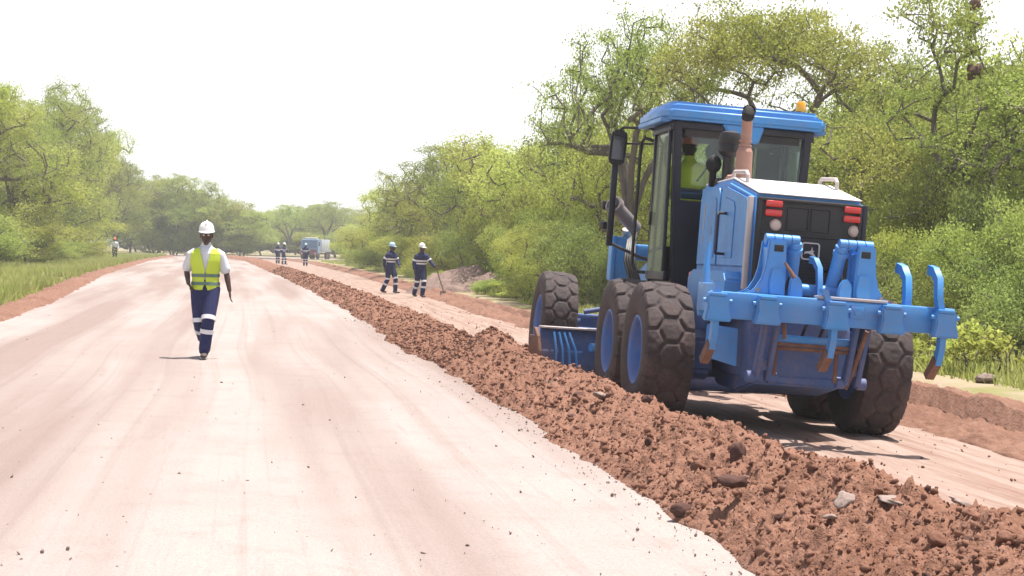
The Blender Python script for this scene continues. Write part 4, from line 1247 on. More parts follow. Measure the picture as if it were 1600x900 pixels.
def make_kind(name, seed, H, Rc, base, n_l, n_t, lp, leaf, spread, tr, mat, stems=None, umb=0.6, lobe=0.42, flat=0.55, part=('trunk', 'crown')):
    g = np.random.default_rng(seed)
    lb = lobes_tree(g, H, Rc, base, n_l, umb, lobe)
    if stems is None:
        fork = base * 0.75 + 0.2 if umb < 0.8 else H * 0.36
        st_ = [((0, 0, -0.25), [(g.uniform(-.1, .1), g.uniform(-.1, .1), fork * 0.5), (g.uniform(-.25, .25), g.uniform(-.25, .25), fork)])]
        for k in range(4):
            a = k * PI / 2 + g.uniform(-0.5, 0.5)
            e = (math.cos(a) * Rc * 0.42, math.sin(a) * Rc * 0.42, fork + (H - fork) * g.uniform(0.35, 0.6))
            f0 = st_[0][1][-1]
            st_.append((f0, [((f0[0] + e[0]) / 2 + g.uniform(-.2, .2), (f0[1] + e[1]) / 2 + g.uniform(-.2, .2), fork + (e[2] - fork) * 0.6), e]))
    else:
        st_ = []
        for k in range(stems):
            a = 2 * PI * k / stems + g.uniform(-0.4, 0.4); r0 = 0.12
            st_.append(((r0 * math.cos(a), r0 * math.sin(a), -0.15), [(Rc * 0.25 * math.cos(a), Rc * 0.25 * math.sin(a), H * 0.3), (Rc * 0.5 * math.cos(a), Rc * 0.5 * math.sin(a), H * g.uniform(0.5, 0.7))]))
    wood, lv = grow(seed + 500, lb, n_t, st_, lp, leaf, spread, tr, flat=flat)
    mw = np_mesh(part[0], wood[0], wood[1], M_BARK, True)
    ml = np_mesh(part[1], lv[0], lv[1], mat, False, attr=lv[2])
    return (mw, ml, H, Rc, part)


KIND = {
    'big': make_kind('big', 1, 8.0, 3.6, 2.6, 17, 430, 76, 0.044, 0.42, 0.13, M_LEAF, umb=0.7),
    'big2': make_kind('big2', 2, 8.0, 3.5, 4.9, 18, 420, 85, 0.044, 0.45, 0.11, M_LEAF_Y, umb=0.8, lobe=0.33),
    'tall': make_kind('tall', 3, 8.0, 2.8, 1.6, 17, 390, 74, 0.044, 0.40, 0.14, M_LEAF, umb=0.3),
    'thin': make_kind('thin', 4, 7.0, 2.3, 2.2, 11, 190, 60, 0.046, 0.36, 0.08, M_LEAF, umb=0.3, lobe=0.34),
    'round': make_kind('round', 5, 5.0, 2.7, 0.6, 17, 410, 74, 0.042, 0.42, 0.11, M_LEAF_Y, umb=0.3, lobe=0.40),
    'round2': make_kind('round2', 6, 5.0, 2.5, 0.5, 16, 390, 74, 0.042, 0.42, 0.11, M_LEAF, umb=0.3, lobe=0.42),
    'bush': make_kind('bush', 7, 2.4, 1.7, 0.15, 12, 220, 120, 0.031, 0.34, 0.05, M_LEAF_Y, stems=5, umb=0.3, part=('stems', 'foliage')),
    'bush2': make_kind('bush2', 8, 2.2, 1.6, 0.10, 11, 210, 120, 0.031, 0.34, 0.05, M_LEAF, stems=6, umb=0.3, part=('stems', 'foliage')),
    'bushd': make_kind('bushd', 9, 2.3, 1.6, 0.10, 11, 210, 120, 0.031, 0.34, 0.05, M_LEAF_D, stems=5, umb=0.3, part=('stems', 'foliage')),
    'sprig': make_kind('sprig', 10, 0.9, 0.45, 0.08, 5, 30, 16, 0.055, 0.16, 0.018, M_LEAF_Y, stems=4, umb=0.3, part=('stems', 'foliage')),
}
tg = np.random.default_rng(77)
ORDER = 0


def plant(kind, x, y, h, w=None, name='tree', label=None, group=None, cat=None, rz=None, z=None):
    """Stand one tree or shrub at (x, y), h metres tall and w metres wide."""
    mw, ml, H, Rc, part = KIND[kind]
    zz_ = float(verge_z(x, y)) if z is None else z
    r_ = empty(name, (x, y, zz_), tg.uniform(0, 2 * PI) if rz is None else rz)
    sw = (w / (2 * Rc)) if w else h / H
    r_.scale = (sw, sw, h / H)
    link(part[0], mw, r_); link(part[1], ml, r_)
    tag(r_, label, cat or ('shrub' if name in ('shrub', 'bush') else 'tree'), group)
    return r_


def clear_of_road(x_at, d, w):
    """Step back along the line of sight until the plant stands clear of the soil banks."""
    while d < 300:
        x = x_at(d)
        if x < float(X_LEFT(min(d, 258))) - 4.6 - 0.36 * w or x > float(X_RIGHT(min(d, 258))) + 1.9 + 0.30 * w or d > 205:
            return d
        d += 1.0
    return d


def PX(px, d): return (px - 800) / 2600 * d
def TOP(px, py, d): return 1.5 + (394 + 0.026 * (px - 800) - py) / 2600 * d


def stand(kind, px, d, top, w, name, lab, grp=None):
    d2 = clear_of_road(lambda q: PX(px, q), d, w)
    return plant(kind, PX(px, d2), d2, max(0.5, TOP(px, top, d2)), w * d2 / d, name, lab, grp)


# the trees one can point to (photo column, distance in metres, crown top row, width in metres)
for kind, px, d, top, w, lab in [
    ('big', 985, 47, 20, 5.2, 'airy tree whose crown rises behind the cab roof, at the left end of the wood'),
    ('big2', 1190, 45, 6, 6.4, 'broad flat-topped tree with bare dark limbs showing above the cab roof'),
    ('tall', 1330, 47, 66, 4.2, 'yellowish tree with reddish twigs right of the amber beacon'),
    ('thin', 1492, 33, -30, 3.6, 'open tall tree holding dark nests at the right end of the wood'),
    ('tall', 1440, 40, 112, 3.4, 'slim leafy tree with a forked bare stem standing against the sky'),
    ('big', 684, 78, 226, 5.4, 'rounded tree with a dark forked trunk behind the two workers in blue'),
    ('round', 618, 92, 292, 4.6, 'low tree hanging over the road edge left of the forked tree'),
    ('big', 92, 62, 124, 3.6, 'tallest tree on the left of the road, at the edge of the picture'),
    ('tall', 50, 58, 150, 3.4, 'leafy tree in front of the tallest tree on the left verge'),
    ('big', 150, 78, 205, 3.4, 'medium tree stepping down from the tallest tree on the left'),
    ('tall', 222, 100, 262, 3.2, 'tree with a pale gap in its crown, above the small far worker'),
    ('big', 318, 130, 281, 5.2, 'rounded tree directly behind the white hard hat of the walking man'),
    ('tall', 385, 165, 328, 6.0, 'small far tree right of the walking man, where the road bends'),
    ('big', 448, 240, 318, 8.5, 'far tree behind the two standing workers at the road bend'),
    ('big', 510, 238, 313, 8.5, 'far dark tree rising directly behind the blue and white truck'),
]:
    stand(kind, px, d, top, w, 'tree', lab)

# rest of the wood: look-alikes
WR_G = 'trees of the wood on the right of the road'
for px, d, top, w, kind in [(860, 62, 214, 6, 'round'), (800, 66, 216, 5.5, 'round'), (765, 74, 235, 5.5, 'round2'), (905, 56, 205, 4.8, 'round2'), (960, 52, 170, 4.6, 'round'), (735, 84, 258, 5, 'round2'), (1010, 56, 190, 5, 'round2'),
                            (1290, 40, 195, 4.5, 'round'), (1360, 38, 185, 4.4, 'round2'), (1420, 36, 165, 4.2, 'round'), (1500, 34, 185, 4.2, 'round2'), (1560, 33, 120, 4.4, 'tall'), (1330, 52, 150, 5, 'round2'), (1400, 50, 130, 5, 'round'), (1260, 55, 175, 5, 'round'),
                            (1480, 48, 120, 5, 'round'), (1060, 60, 205, 5, 'round'), (1130, 58, 215, 5, 'round2'), (1200, 62, 200, 6, 'round'), (1590, 42, 80, 5, 'big'), (1640, 36, 60, 5, 'tall'), (1700, 44, 60, 6, 'big'),
                            (890, 75, 222, 5, 'round'), (830, 80, 225, 5, 'round2'), (700, 95, 270, 6, 'round'), (650, 105, 300, 6, 'round2'), (940, 70, 150, 5, 'tall'), (1540, 55, 140, 6, 'round2'), (1430, 62, 150, 6, 'round')]:
    stand(kind, px, d, top, w, 'tree', 'bushy green tree in the dense wood behind the grader', WR_G)
WL_G = 'trees of the wood on the left of the road'
for px, d, top, w, kind in [(20, 66, 150, 4, 'big'), (-40, 60, 120, 5, 'big2'), (125, 72, 200, 3.4, 'round'), (180, 92, 258, 3.4, 'round2'), (200, 115, 275, 6, 'round'), (255, 118, 268, 5, 'tall'), (285, 125, 300, 5, 'round2'), (270, 150, 300, 6, 'big'), (345, 150, 305, 6, 'round'), (360, 180, 330, 8, 'round2'), (60, 80, 180, 6, 'round2'), (95, 92, 210, 6, 'round'), (320, 185, 318, 8, 'round'), (10, 50, 215, 5, 'round'), (-60, 80, 150, 8, 'big'), (240, 160, 290, 7, 'round')]:
    stand(kind, px, d, top, w, 'tree', 'leafy green tree in the row along the left side of the road', WL_G)
WF_G = 'trees at the far bend of the road'
for px, d, top, w, kind in [(405, 248, 332, 9, 'round'), (430, 262, 330, 9, 'tall'), (470, 255, 322, 9, 'round2'), (490, 270, 318, 10, 'tall'), (535, 248, 330, 8, 'round'), (550, 230, 352, 7, 'round2'), (380, 262, 332, 10, 'tall'), (340, 265, 325, 10, 'round2'), (300, 262, 318, 11, 'round'), (255, 262, 310, 12, 'tall'), (210, 262, 300, 12, 'round'), (160, 262, 300, 12, 'tall'), (460, 300, 326, 12, 'round'), (400, 310, 336, 12, 'round2'), (430, 250, 362, 12, 'round'), (395, 252, 366, 12, 'round2'), (470, 258, 362, 12, 'round2'), (520, 252, 364, 12, 'round'), (350, 256, 364, 12, 'round'), (300, 258, 362, 14, 'round2'), (550, 250, 366, 12, 'round'), (585, 240, 362, 12, 'round2'), (250, 258, 360, 14, 'round'), (200, 258, 358, 14, 'round2'), (520, 290, 322, 11, 'tall'), (575, 200, 350, 7, 'round'), (590, 165, 345, 6, 'round2'), (570, 260, 345, 10, 'round2'), (610, 140, 330, 6, 'round')]:
    stand(kind, px, d, top, w, 'tree', 'distant green tree closing the view at the bend of the road', WF_G)
# trees past the picture's edges, so that the place goes on
for k in range(26):
    d = tg.uniform(20, 120); side = k % 2
    x = (float(X_RIGHT(d)) + 14 + tg.uniform(0, 16)) if side else (float(X_LEFT(d)) - 14 - tg.uniform(0, 18))
    plant(['big', 'round', 'tall', 'round2', 'big2'][k % 5], x, d, tg.uniform(5, 8), None, 'tree', 'bushy green tree in the dense wood behind the grader' if side else 'leafy green tree in the row along the left side of the road', WR_G if side else WL_G)

# shrubs
def shrubs(lst, lab, grp):
    for px, d, top, w, kind in lst:
        stand(kind, px, d, top, w, 'shrub', lab, grp)
shrubs([(585, 78, 362, 3.2, 'bush'), (600, 74, 380, 2.6, 'bush2'), (640, 70, 372, 3, 'bush'), (700, 66, 375, 3, 'bush'), (672, 62, 405, 2.2, 'bush'), (570, 92, 372, 3, 'bush2'), (735, 68, 360, 3, 'bushd'), (700, 56, 425, 1.6, 'bush'), (560, 105, 380, 3.4, 'bush')],
       'yellow-green shrub on the verge behind the two workers in blue', 'shrubs behind the two workers')
shrubs([(835, 48, 375, 2.4, 'bush'), (870, 47, 360, 2.6, 'bush'), (905, 44, 370, 2.4, 'bushd'), (815, 52, 345, 2.6, 'bush2'), (930, 44, 345, 2.6, 'bushd'), (770, 50, 440, 1.4, 'bush2'), (800, 46, 446, 1.2, 'bush'), (825, 45, 430, 1.3, 'bushd'), (740, 54, 438, 1.5, 'bush'), (850, 56, 300, 3.2, 'bush'), (790, 62, 320, 3.2, 'bush2')],
       'leafy shrub on the right verge beyond the front wheel of the grader', 'shrubs beyond the front wheel')
shrubs([(1385, 31, 370, 2.0, 'bush'), (1430, 30, 385, 2.2, 'bushd'), (1480, 29, 400, 2.2, 'bushd'), (1520, 28, 380, 2.0, 'bush2'), (1400, 34, 320, 2.4, 'bush2'), (1460, 33, 300, 2.4, 'bush'), (1510, 32, 290, 2.4, 'bushd'), (1375, 36, 300, 2.4, 'bushd'), (1560, 28, 330, 2.4, 'bush2'), (1600, 27, 350, 2.4, 'bushd'), (1470, 27.5, 465, 1.0, 'bush'), (1350, 40, 300, 2.4, 'bush')],
       'dense shrub right of the grader under the trees', 'shrubs right of the grader')
shrubs([(85, 50, 340, 3, 'bush'), (120, 56, 345, 2.8, 'bush'), (60, 46, 365, 2.4, 'bush2'), (238, 92, 352, 3, 'bush'), (30, 44, 350, 2.6, 'bush'), (270, 112, 355, 3.4, 'bush2'), (300, 130, 362, 3.5, 'bush'), (-20, 44, 340, 3, 'bush2'), (345, 160, 366, 4, 'bush'), (375, 190, 370, 4, 'bush2')],
       'yellow-green shrub among the tall grass of the left verge', 'shrubs of the left verge')
shrubs([(1432, 23, 545, 0.5, 'sprig'), (1490, 21.5, 560, 0.6, 'sprig'), (1520, 21, 520, 0.6, 'sprig'), (1455, 26, 500, 0.7, 'sprig'), (1500, 25, 500, 0.8, 'sprig'), (1580, 22, 520, 0.8, 'sprig'), (720, 54, 455, 0.8, 'sprig'), (765, 50, 462, 0.8, 'sprig'), (800, 47, 468, 0.8, 'sprig'), (690, 60, 448, 0.9, 'sprig'), (640, 72, 432, 1, 'sprig')],
       'small yellow-green sprig of weeds on the sandy right verge', 'weeds on the right verge')

# nests in the right-hand tree
for px, py, d, s, lab in [(1513, 112, 33, 0.16, 'lower dark nest hanging in the open tall tree at the right edge'), (1510, 8, 33, 0.12, 'small upper nest of brown twigs near the top of the open tall tree')]:
    x = PX(px, d); z = TOP(px, py, d)
    nb = MB().ball((0, 0, 0), (s, s, s * 1.15), 3)
    vv = np.array(nb.v); nn = 1 + 0.5 * fbm(vv[:, 0] * 9 + 3, vv[:, 2] * 9 + vv[:, 1] * 7, 5, 3)
    nb.v = [tuple(q) for q in vv * nn[:, None]]
    o = nb.build('bird_nest', M_NEST); o.location = (x, d, z)
    tag(o, lab, 'nest')

# dry bank of earth between the shrubs
gx, gy_ = np.meshgrid(np.linspace(-1, 1, 60), np.linspace(-1, 1, 50))
rr = np.clip(1 - (gx ** 2 + gy_ ** 2), 0, 1)
bx, by_ = gx * 2.6, gy_ * 2.2
zb = 0.85 * rr ** 0.8 * (1 + 0.5 * fbm(bx * 0.9, by_ * 0.9, 3, 3)) + 0.25 * fbm(bx * 2.5, by_ * 2.5, 8, 4) * (rr > 0) * np.minimum(1, rr * 4) - 0.1
o = link('earth_bank', np_mesh('earth_bank', np.stack([bx, by_, zb], -1).reshape(-1, 3), grid_faces(50, 60), M_BANK, True))
o.location = (PX(745, 61), 61, 0.02)
tag(o, 'bare pinkish mound of dry earth between the shrubs of the right verge', 'mound')

# grass of the verges
def grass(name, n, fy, fx, hmin, hmax, keep):
    g = np.random.default_rng(len(name) * 7)
    y = fy(g, n); x = fx(g, y)
    k = fbm(x / 2.2, y / 2.2, 15, 3) > keep
    x, y = x[k], y[k]; n = len(x)
    x = np.repeat(x, 7) + g.normal(0, 0.10, n * 7); y = np.repeat(y, 7) + g.normal(0, 0.10, n * 7); m_ = len(x)
    h = hmin + (hmax - hmin) * g.random(m_) ** 1.6
    z = verge_z(x, y) - 0.03
    a = g.random(m_) * 2 * PI; w_ = 0.010 + 0.00022 * y + 0.01 * g.random(m_)
    lean = g.normal(0, 0.35, (m_, 2)) * h[:, None]
    P0 = np.stack([x - np.cos(a) * w_, y - np.sin(a) * w_, z], -1); P1 = np.stack([x + np.cos(a) * w_, y + np.sin(a) * w_, z], -1)
    P2 = np.stack([x + lean[:, 0], y + lean[:, 1], z + h], -1)
    V = np.stack([P0, P1, P2], 1).reshape(-1, 3)
    o = link(name, np_mesh(name, V, np.arange(3 * m_).reshape(-1, 3), M_GRASS, False, attr=g.random(m_)))
    tag(o, kind='stuff')
grass('verge_grass', 16000, lambda g, n: 16 + 150 * g.random(n) ** 1.5, lambda g, y: X_RIGHT(y) + 2.0 + 16 * g.random(len(y)) ** 1.6, 0.08, 0.34, -0.02)
grass('tall_grass', 40000, lambda g, n: 30 + 160 * g.random(n) ** 1.3, lambda g, y: X_LEFT(y) - 0.95 - 18 * g.random(len(y)) ** 1.5, 0.10, 0.42, -0.16)
# ------------------------------------------------------------------ people
def limb(mb, pts, rad, xref=(1, 0, 0), seg=14, cap=True):
    """Closed loft through pts; rad: r or (across, deep)."""
    P = [Vector(p) for p in pts]
    Q = [(r, r) if isinstance(r, (int, float)) else r for r in rad]
    if cap:
        d0 = (P[0] - P[1]).normalized(); d1 = (P[-1] - P[-2]).normalized()
        r0, r1 = min(Q[0]), min(Q[-1])
        P = [P[0] + d0 * r0 * 0.8, P[0] + d0 * r0 * 0.5] + P + [P[-1] + d1 * r1 * 0.5, P[-1] + d1 * r1 * 0.8]
        Q = [(Q[0][0] * .45, Q[0][1] * .45), (Q[0][0] * .82, Q[0][1] * .82)] + Q + [(Q[-1][0] * .82, Q[-1][1] * .82), (Q[-1][0] * .45, Q[-1][1] * .45)]
    n = len(P); vs = []; X = Vector(xref)
    for i in range(n):
        d = (P[min(i + 1, n - 1)] - P[max(i - 1, 0)]).normalized()
        u = X - d * X.dot(d)
        u = u.normalized() if u.length > 1e-3 else Vector((0, 1, 0))
        w = d.cross(u)
        for k in range(seg):
            a = 2 * PI * k / seg
            vs.append(P[i] + u * (math.cos(a) * Q[i][0]) + w * (math.sin(a) * Q[i][1]))
    fs = [(i * seg + k, i * seg + (k + 1) % seg, (i + 1) * seg + (k + 1) % seg, (i + 1) * seg + k) for i in range(n - 1) for k in range(seg)]
    fs += [tuple(range(seg - 1, -1, -1)), tuple(range((n - 1) * seg, n * seg))]
    mb.add(vs, fs)
    return mb


def fuse(mb, name, mat, parent, voxel, smooth=3, cut=None, thick=0.0):
    """Melt the lofts into one continuous skin."""
    me = mb.mesh(name, mat)
    o = D.objects.new(name, me); COL.objects.link(o)
    r_ = o.modifiers.new('r', 'REMESH'); r_.mode = 'VOXEL'; r_.voxel_size = voxel; r_.use_smooth_shade = True
    s_ = o.modifiers.new('s', 'SMOOTH'); s_.iterations = smooth; s_.factor = 0.5
    dg = bpy.context.evaluated_depsgraph_get()
    m2 = D.meshes.new_from_object(o.evaluated_get(dg))
    D.objects.remove(o); D.meshes.remove(me)
    m2.name = name
    if cut is not None or thick:
        bm = bmesh.new(); bm.from_mesh(m2)
        if cut is not None:
            bmesh.ops.delete(bm, geom=[f for f in bm.faces if cut(f.calc_center_median())], context='FACES')
        if thick:
            bmesh.ops.solidify(bm, geom=bm.faces[:], thickness=thick)
        bm.to_mesh(m2); bm.free()
    m2.polygons.foreach_set('use_smooth', [True] * len(m2.polygons))
    if not m2.materials: m2.materials.append(mat)
    return link(name, m2, parent)


TORSO = [(0.84, .135, .10), (0.93, .165, .118), (1.03, .150, .108), (1.15, .155, .112), (1.28, .178, .122), (1.38, .180, .115), (1.435, .135, .092), (1.47, .068, .066), (1.53, .056, .060)]


def person(label, group, pose, loc, rz, hat, outfit, voxel=0.010, scale=1.0, fingers=True, kind_cat='person'):
    """One standing or walking figure facing -Y before it is turned by rz."""
    lean, yaw = pose.get('lean', 0.0), pose.get('yaw', 0.0)
    TM = Matrix.Translation((0, 0, .93)) @ Euler((lean, 0, yaw)).to_matrix().to_4x4() @ Matrix.Translation((0, 0, -.93))
    T = lambda p: TM @ Vector(p)
    root = empty('person', loc, rz)
    root.scale = (scale,) * 3
    tag(root, label, kind_cat, group)
    tx = TM.to_3x3() @ Vector((1, 0, 0))
    arms = {k: [T(q) for q in pose[k]] for k in ('arm_l', 'arm_r')}        # shoulder, elbow, wrist, knuckles
    legs = {k: [Vector(q) for q in pose[k]] for k in ('leg_l', 'leg_r')}   # hip, knee, ankle, toe
    hd = T((0, -0.015, 1.605)); HR = TM.to_3x3() @ Euler((pose.get('nod', 0), 0, pose.get('turn', 0))).to_matrix()
    H = lambda p: hd + HR @ Vector(p)
    hx = HR @ Vector((1, 0, 0))
    # body: one continuous skin
    b_ = MB()
    limb(b_, [T((0, 0, z)) for z, _, _ in TORSO], [(a * .94, c * .94) for _, a, c in TORSO], tx, 20)
    limb(b_, [H((0, 0.01, -0.09)), H((0, 0.005, -0.04)), H((0, 0.0, 0.03)), H((0, 0.008, 0.075))], [(.045, .055), (.066, .085), (.076, .098), (.062, .082)], hx, 18)
    limb(b_, [H((0, -0.055, -0.085)), H((0, -0.045, -0.045))], [(.036, .034), (.05, .045)], hx, 12)
    limb(b_, [H((0, -0.088, 0.018)), H((0, -0.108, -0.022))], [0.010, 0.016], hx, 8)
    for s in (-1, 1):
        limb(b_, [H((s * .078, 0.012, -0.015)), H((s * .082, 0.018, 0.025))], [(.009, .018), (.010, .022)], hx, 8)
        limb(b_, [H((s * .02, -0.088, -0.055)), H((0, -0.095, -0.054))], [0.008, 0.009], hx, 8)
    for k in ('arm_l', 'arm_r'):
        sh, el, wr, kn = arms[k]
        limb(b_, [sh, sh.lerp(el, .5), el, el.lerp(wr, .35), wr], [.044, .044, .038, .039, .027], tx, 12)
        d_ = (kn - wr).normalized()
        side = d_.cross(Vector((0, 1, 0)) if abs(d_.y) < .8 else Vector((1, 0, 0))).normalized()    # across the palm
        pal = d_.cross(side).normalized()
        fwd_in = pose.get('palm', 1)
        acr = pal                                                             # palm faces the thigh, fingers line up front to back
        limb(b_, [wr, wr + d_ * .045, wr + d_ * .085], [(.024, .017), (.038, .015), (.038, .013)], acr, 12)
        if fingers:
            for q, L_ in zip((-1.5, -.5, .5, 1.5), (.062, .075, .078, .066)):
                f0 = wr + d_ * .085 + acr * (q * .0185)
                curl = side * (0.35 if (sh.x > 0) else -0.35)
                f1 = f0 + (d_ + curl * .35).normalized() * L_ * .5
                f2 = f1 + (d_ + curl * 1.5).normalized() * L_ * .5
                limb(b_, [f0, f1, f2], [.0092, .0086, .0072], acr, 8)
            th0 = wr + d_ * .03 + acr * (-.032)
            limb(b_, [th0, th0 + (d_ * .6 - acr * .8).normalized() * .035, th0 + (d_ * .6 - acr * .8).normalized() * .035 + d_ * .03], [.012, .0105, .0085], acr, 8)
    for k in ('leg_l', 'leg_r'):
        hp_, kn, an, toe = legs[k]
        limb(b_, [hp_, hp_.lerp(kn, .4), kn, kn.lerp(an, .3), an], [.085, .078, .056, .057, .038], (1, 0, 0), 14)
        limb(b_, [an + Vector((0, 0, -.03)), an.lerp(toe, .5) + Vector((0, 0, -.03)), toe], [(.035, .035), (.04, .03), (.03, .02)], (1, 0, 0), 10)
    body = fuse(b_, 'body', M_SKIN, root, voxel, 2)
    for s in (-1, 1):
        MB().ball(H((s * .03, -0.086, 0.018)), 0.0125, 2).build('eye', M_EYE, root)
    # trousers or coverall
    def leg_cloth(mb, k, f=1.0):
        hp_, kn, an, toe = legs[k]
        limb(mb, [hp_ + Vector((0, 0, .02)), hp_.lerp(kn, .4), kn, kn.lerp(an, .45), an.lerp(kn, .06)], [.112 * f, .104 * f, .083 * f, .080 * f, .076 * f], (1, 0, 0), 16)
    def torso_cloth(mb, z0, z1, f, fy=None):
        rows_ = [q for q in TORSO if z0 - 1e-6 <= q[0] <= z1 + 1e-6]
        limb(mb, [T((0, 0, z)) for z, _, _ in rows_], [(a * f, c * (fy or f)) for _, a, c in rows_], tx, 22)
    def sleeve(mb, k, t_end, r0=.073, r1=.064):
        sh, el, wr, kn = arms[k]
        inn = T((0.08 if pose[k][0][0] > 0 else -0.08, 0, 1.385))
        if t_end <= 1:
            limb(mb, [inn, inn.lerp(sh, .6), sh.lerp(el, .12), sh.lerp(el, .5 * t_end), sh.lerp(el, t_end)], [.056, .067, r0 * 1.0, r0, r1 + .004], tx, 14)
        else:
            limb(mb, [inn, inn.lerp(sh, .6), sh.lerp(el, .12), sh.lerp(el, .5), el, el.lerp(wr, t_end - 1)], [.056, .067, r0 * 1.0, .066, .058, .050], tx, 14)
    def ring(path, rr, i0, i1, mat, name, xr=(1, 0, 0), parent=None):
        """A band round a limb between two fractions of a two-point path."""
        A, B = path
        mb = limb(MB(), [A.lerp(B, i0), A.lerp(B, (i0 + i1) / 2), A.lerp(B, i1)], [rr, rr, rr], xr, 24, cap=False)
        return mb.build(name, mat, parent or root)
    def torso_band(z, h, f, mat, fy=None, parent=None):
        zz = np.array([q[0] for q in TORSO])
        rr = [(float(np.interp(z + dz, zz, [q[1] for q in TORSO])) * f, float(np.interp(z + dz, zz, [q[2] for q in TORSO])) * (fy or f)) for dz in (-h / 2, 0, h / 2)]
        limb(MB(), [T((0, 0, z - h / 2)), T((0, 0, z)), T((0, 0, z + h / 2))], rr, tx, 28, cap=False).build('reflective_band', mat, parent or root)
    if outfit == 'vest':
        mb = MB(); leg_cloth(mb, 'leg_l'); leg_cloth(mb, 'leg_r'); torso_cloth(mb, .84, 1.03, 1.10)
        tr_ = fuse(mb, 'trousers', M_NAVYCLOTH, root, voxel, 3)
        for k in ('leg_l', 'leg_r'):
            hp_, kn, an, toe = legs[k]
            ring((hp_, kn), .0965, .86, .99, M_BAND_W, 'reflective_band', parent=tr_)
            ring((kn, an), .0895, .27, .41, M_BAND_W, 'reflective_band', parent=tr_)
        mb = MB(); torso_cloth(mb, .93, 1.47, 1.07); sleeve(mb, 'arm_l', .84, .068, .068); sleeve(mb, 'arm_r', .84, .068, .068)
        limb(mb, [T((0, .01, 1.44)), T((0, .0, 1.495))], [(.085, .08), (.068, .07)], tx, 16)
        fuse(mb, 'shirt', M_CLOTH_W, root, voxel, 3)
        mb = MB()
        rows_ = [(.895, .178, .135)] + [(z, a * 1.17, c * 1.24) for z, a, c in TORSO[1:7]] + [(1.455, .09, .088)]
        limb(mb, [T((0, 0, z)) for z, _, _ in rows_], [(a, c) for _, a, c in rows_], tx, 26)
        IT = TM.inverted()
        def cutv(p):
            q = IT @ p
            if q.z < .90: return True
            if q.z > 1.445 and abs(q.x) < .075: return True
            return q.y < 0 and abs(q.x) < max(0.006, (q.z - 1.12) * 0.24 if q.z > 1.14 else (0.012 if q.z > .97 else (1.0 - q.z) * .35))
        vest = fuse(mb, 'vest', M_VEST, root, voxel * .8, 2, cutv, 0.006)
        for z in (1.09, .985):
            torso_band(z, .042, 1.205, M_BAND_G, 1.285, vest)
    else:
        mb = MB(); leg_cloth(mb, 'leg_l'); leg_cloth(mb, 'leg_r'); torso_cloth(mb, .84, 1.47, 1.16); sleeve(mb, 'arm_l', 1.85, .070); sleeve(mb, 'arm_r', 1.85, .070)
        limb(mb, [T((0, .01, 1.44)), T((0, .0, 1.50))], [(.085, .08), (.068, .07)], tx, 16)
        co = fuse(mb, 'coverall', M_LIME_LIT if outfit == 'lime' else (M_CLOTH_W if outfit == 'white' else M_NAVYCLOTH), root, voxel, 3)
        if outfit == 'coverall':
            for z in (1.21, 1.12):
                torso_band(z, .05, 1.20, M_BAND_W, 1.20, co)
            for k in ('arm_l', 'arm_r'):
                sh, el, wr, kn = arms[k]
                ring((sh, el), .077, .55, .75, M_BAND_W, 'reflective_band', tx, co)
            for k in ('leg_l', 'leg_r'):
                hp_, kn, an, toe = legs[k]
                ring((hp_, kn), .094, .84, .98, M_BAND_W, 'reflective_band', parent=co)
                ring((kn, an), .089, .30, .46, M_BAND_W, 'reflective_band', parent=co)
        if outfit == 'white':
            mb = MB(); leg_cloth(mb, 'leg_l', 1.06); leg_cloth(mb, 'leg_r', 1.06); torso_cloth(mb, .84, 1.03, 1.2)
            fuse(mb, 'trousers', M_NAVYCLOTH, root, voxel, 3)
    # boots
    for k in ('leg_l', 'leg_r'):
        hp_, kn, an, toe = legs[k]
        d_ = (toe - an); d_n = d_.normalized()
        dn = Vector((0, 0, -1)) - d_n * Vector((0, 0, -1)).dot(d_n)
        dn = dn.normalized() if dn.length > .05 else Vector((0, 1, 0))
        mb = MB()
        heel = an - d_n * .06 + dn * .035
        limb(mb, [an + (kn - an).normalized() * .14, an, an + dn * .03], [.058, .056, .054], (1, 0, 0), 14)
        limb(mb, [heel, an + dn * .035 + d_n * .04, toe + dn * .0], [(.043, .042), (.047, .042), (.043, .030)], (1, 0, 0), 14)
        fuse(mb, 'boot', M_BOOT, root, voxel, 2)
    # hard hat
    prof = [(0.0, .142), (.03, .139), (.06, .128), (.085, .108), (.103, .078), (.111, .045), (.113, .02), (.121, .012), (.122, .006), (.112, .006)]
    hm = MB(); n_ = 28
    vs, fs = [], []
    for r, z in prof:
        for k in range(n_):
            a = 2 * PI * k / n_
            fr_ = max(0, -math.sin(a)) ** 2
            ext = 1.0 + (0.42 * fr_ if r > .115 else 0)
            vs.append(H((r * math.cos(a) * .88 * (1 if r < .115 else 1 + .05 * fr_), .012 + r * math.sin(a) * 1.06 * ext, .052 + z - (.012 * fr_ if r > .115 else 0))))
    fs = [(i * n_ + k, i * n_ + (k + 1) % n_, (i + 1) * n_ + (k + 1) % n_, (i + 1) * n_ + k) for i in range(len(prof) - 1) for k in range(n_)]
    hm.add(vs, fs)
    hm.tube([H((0, -.085, .17)), H((0, -.03, .195)), H((0, .05, .197)), H((0, .11, .165))], .012, 8)
    hm.build('hard_hat', hat, root)
    return root


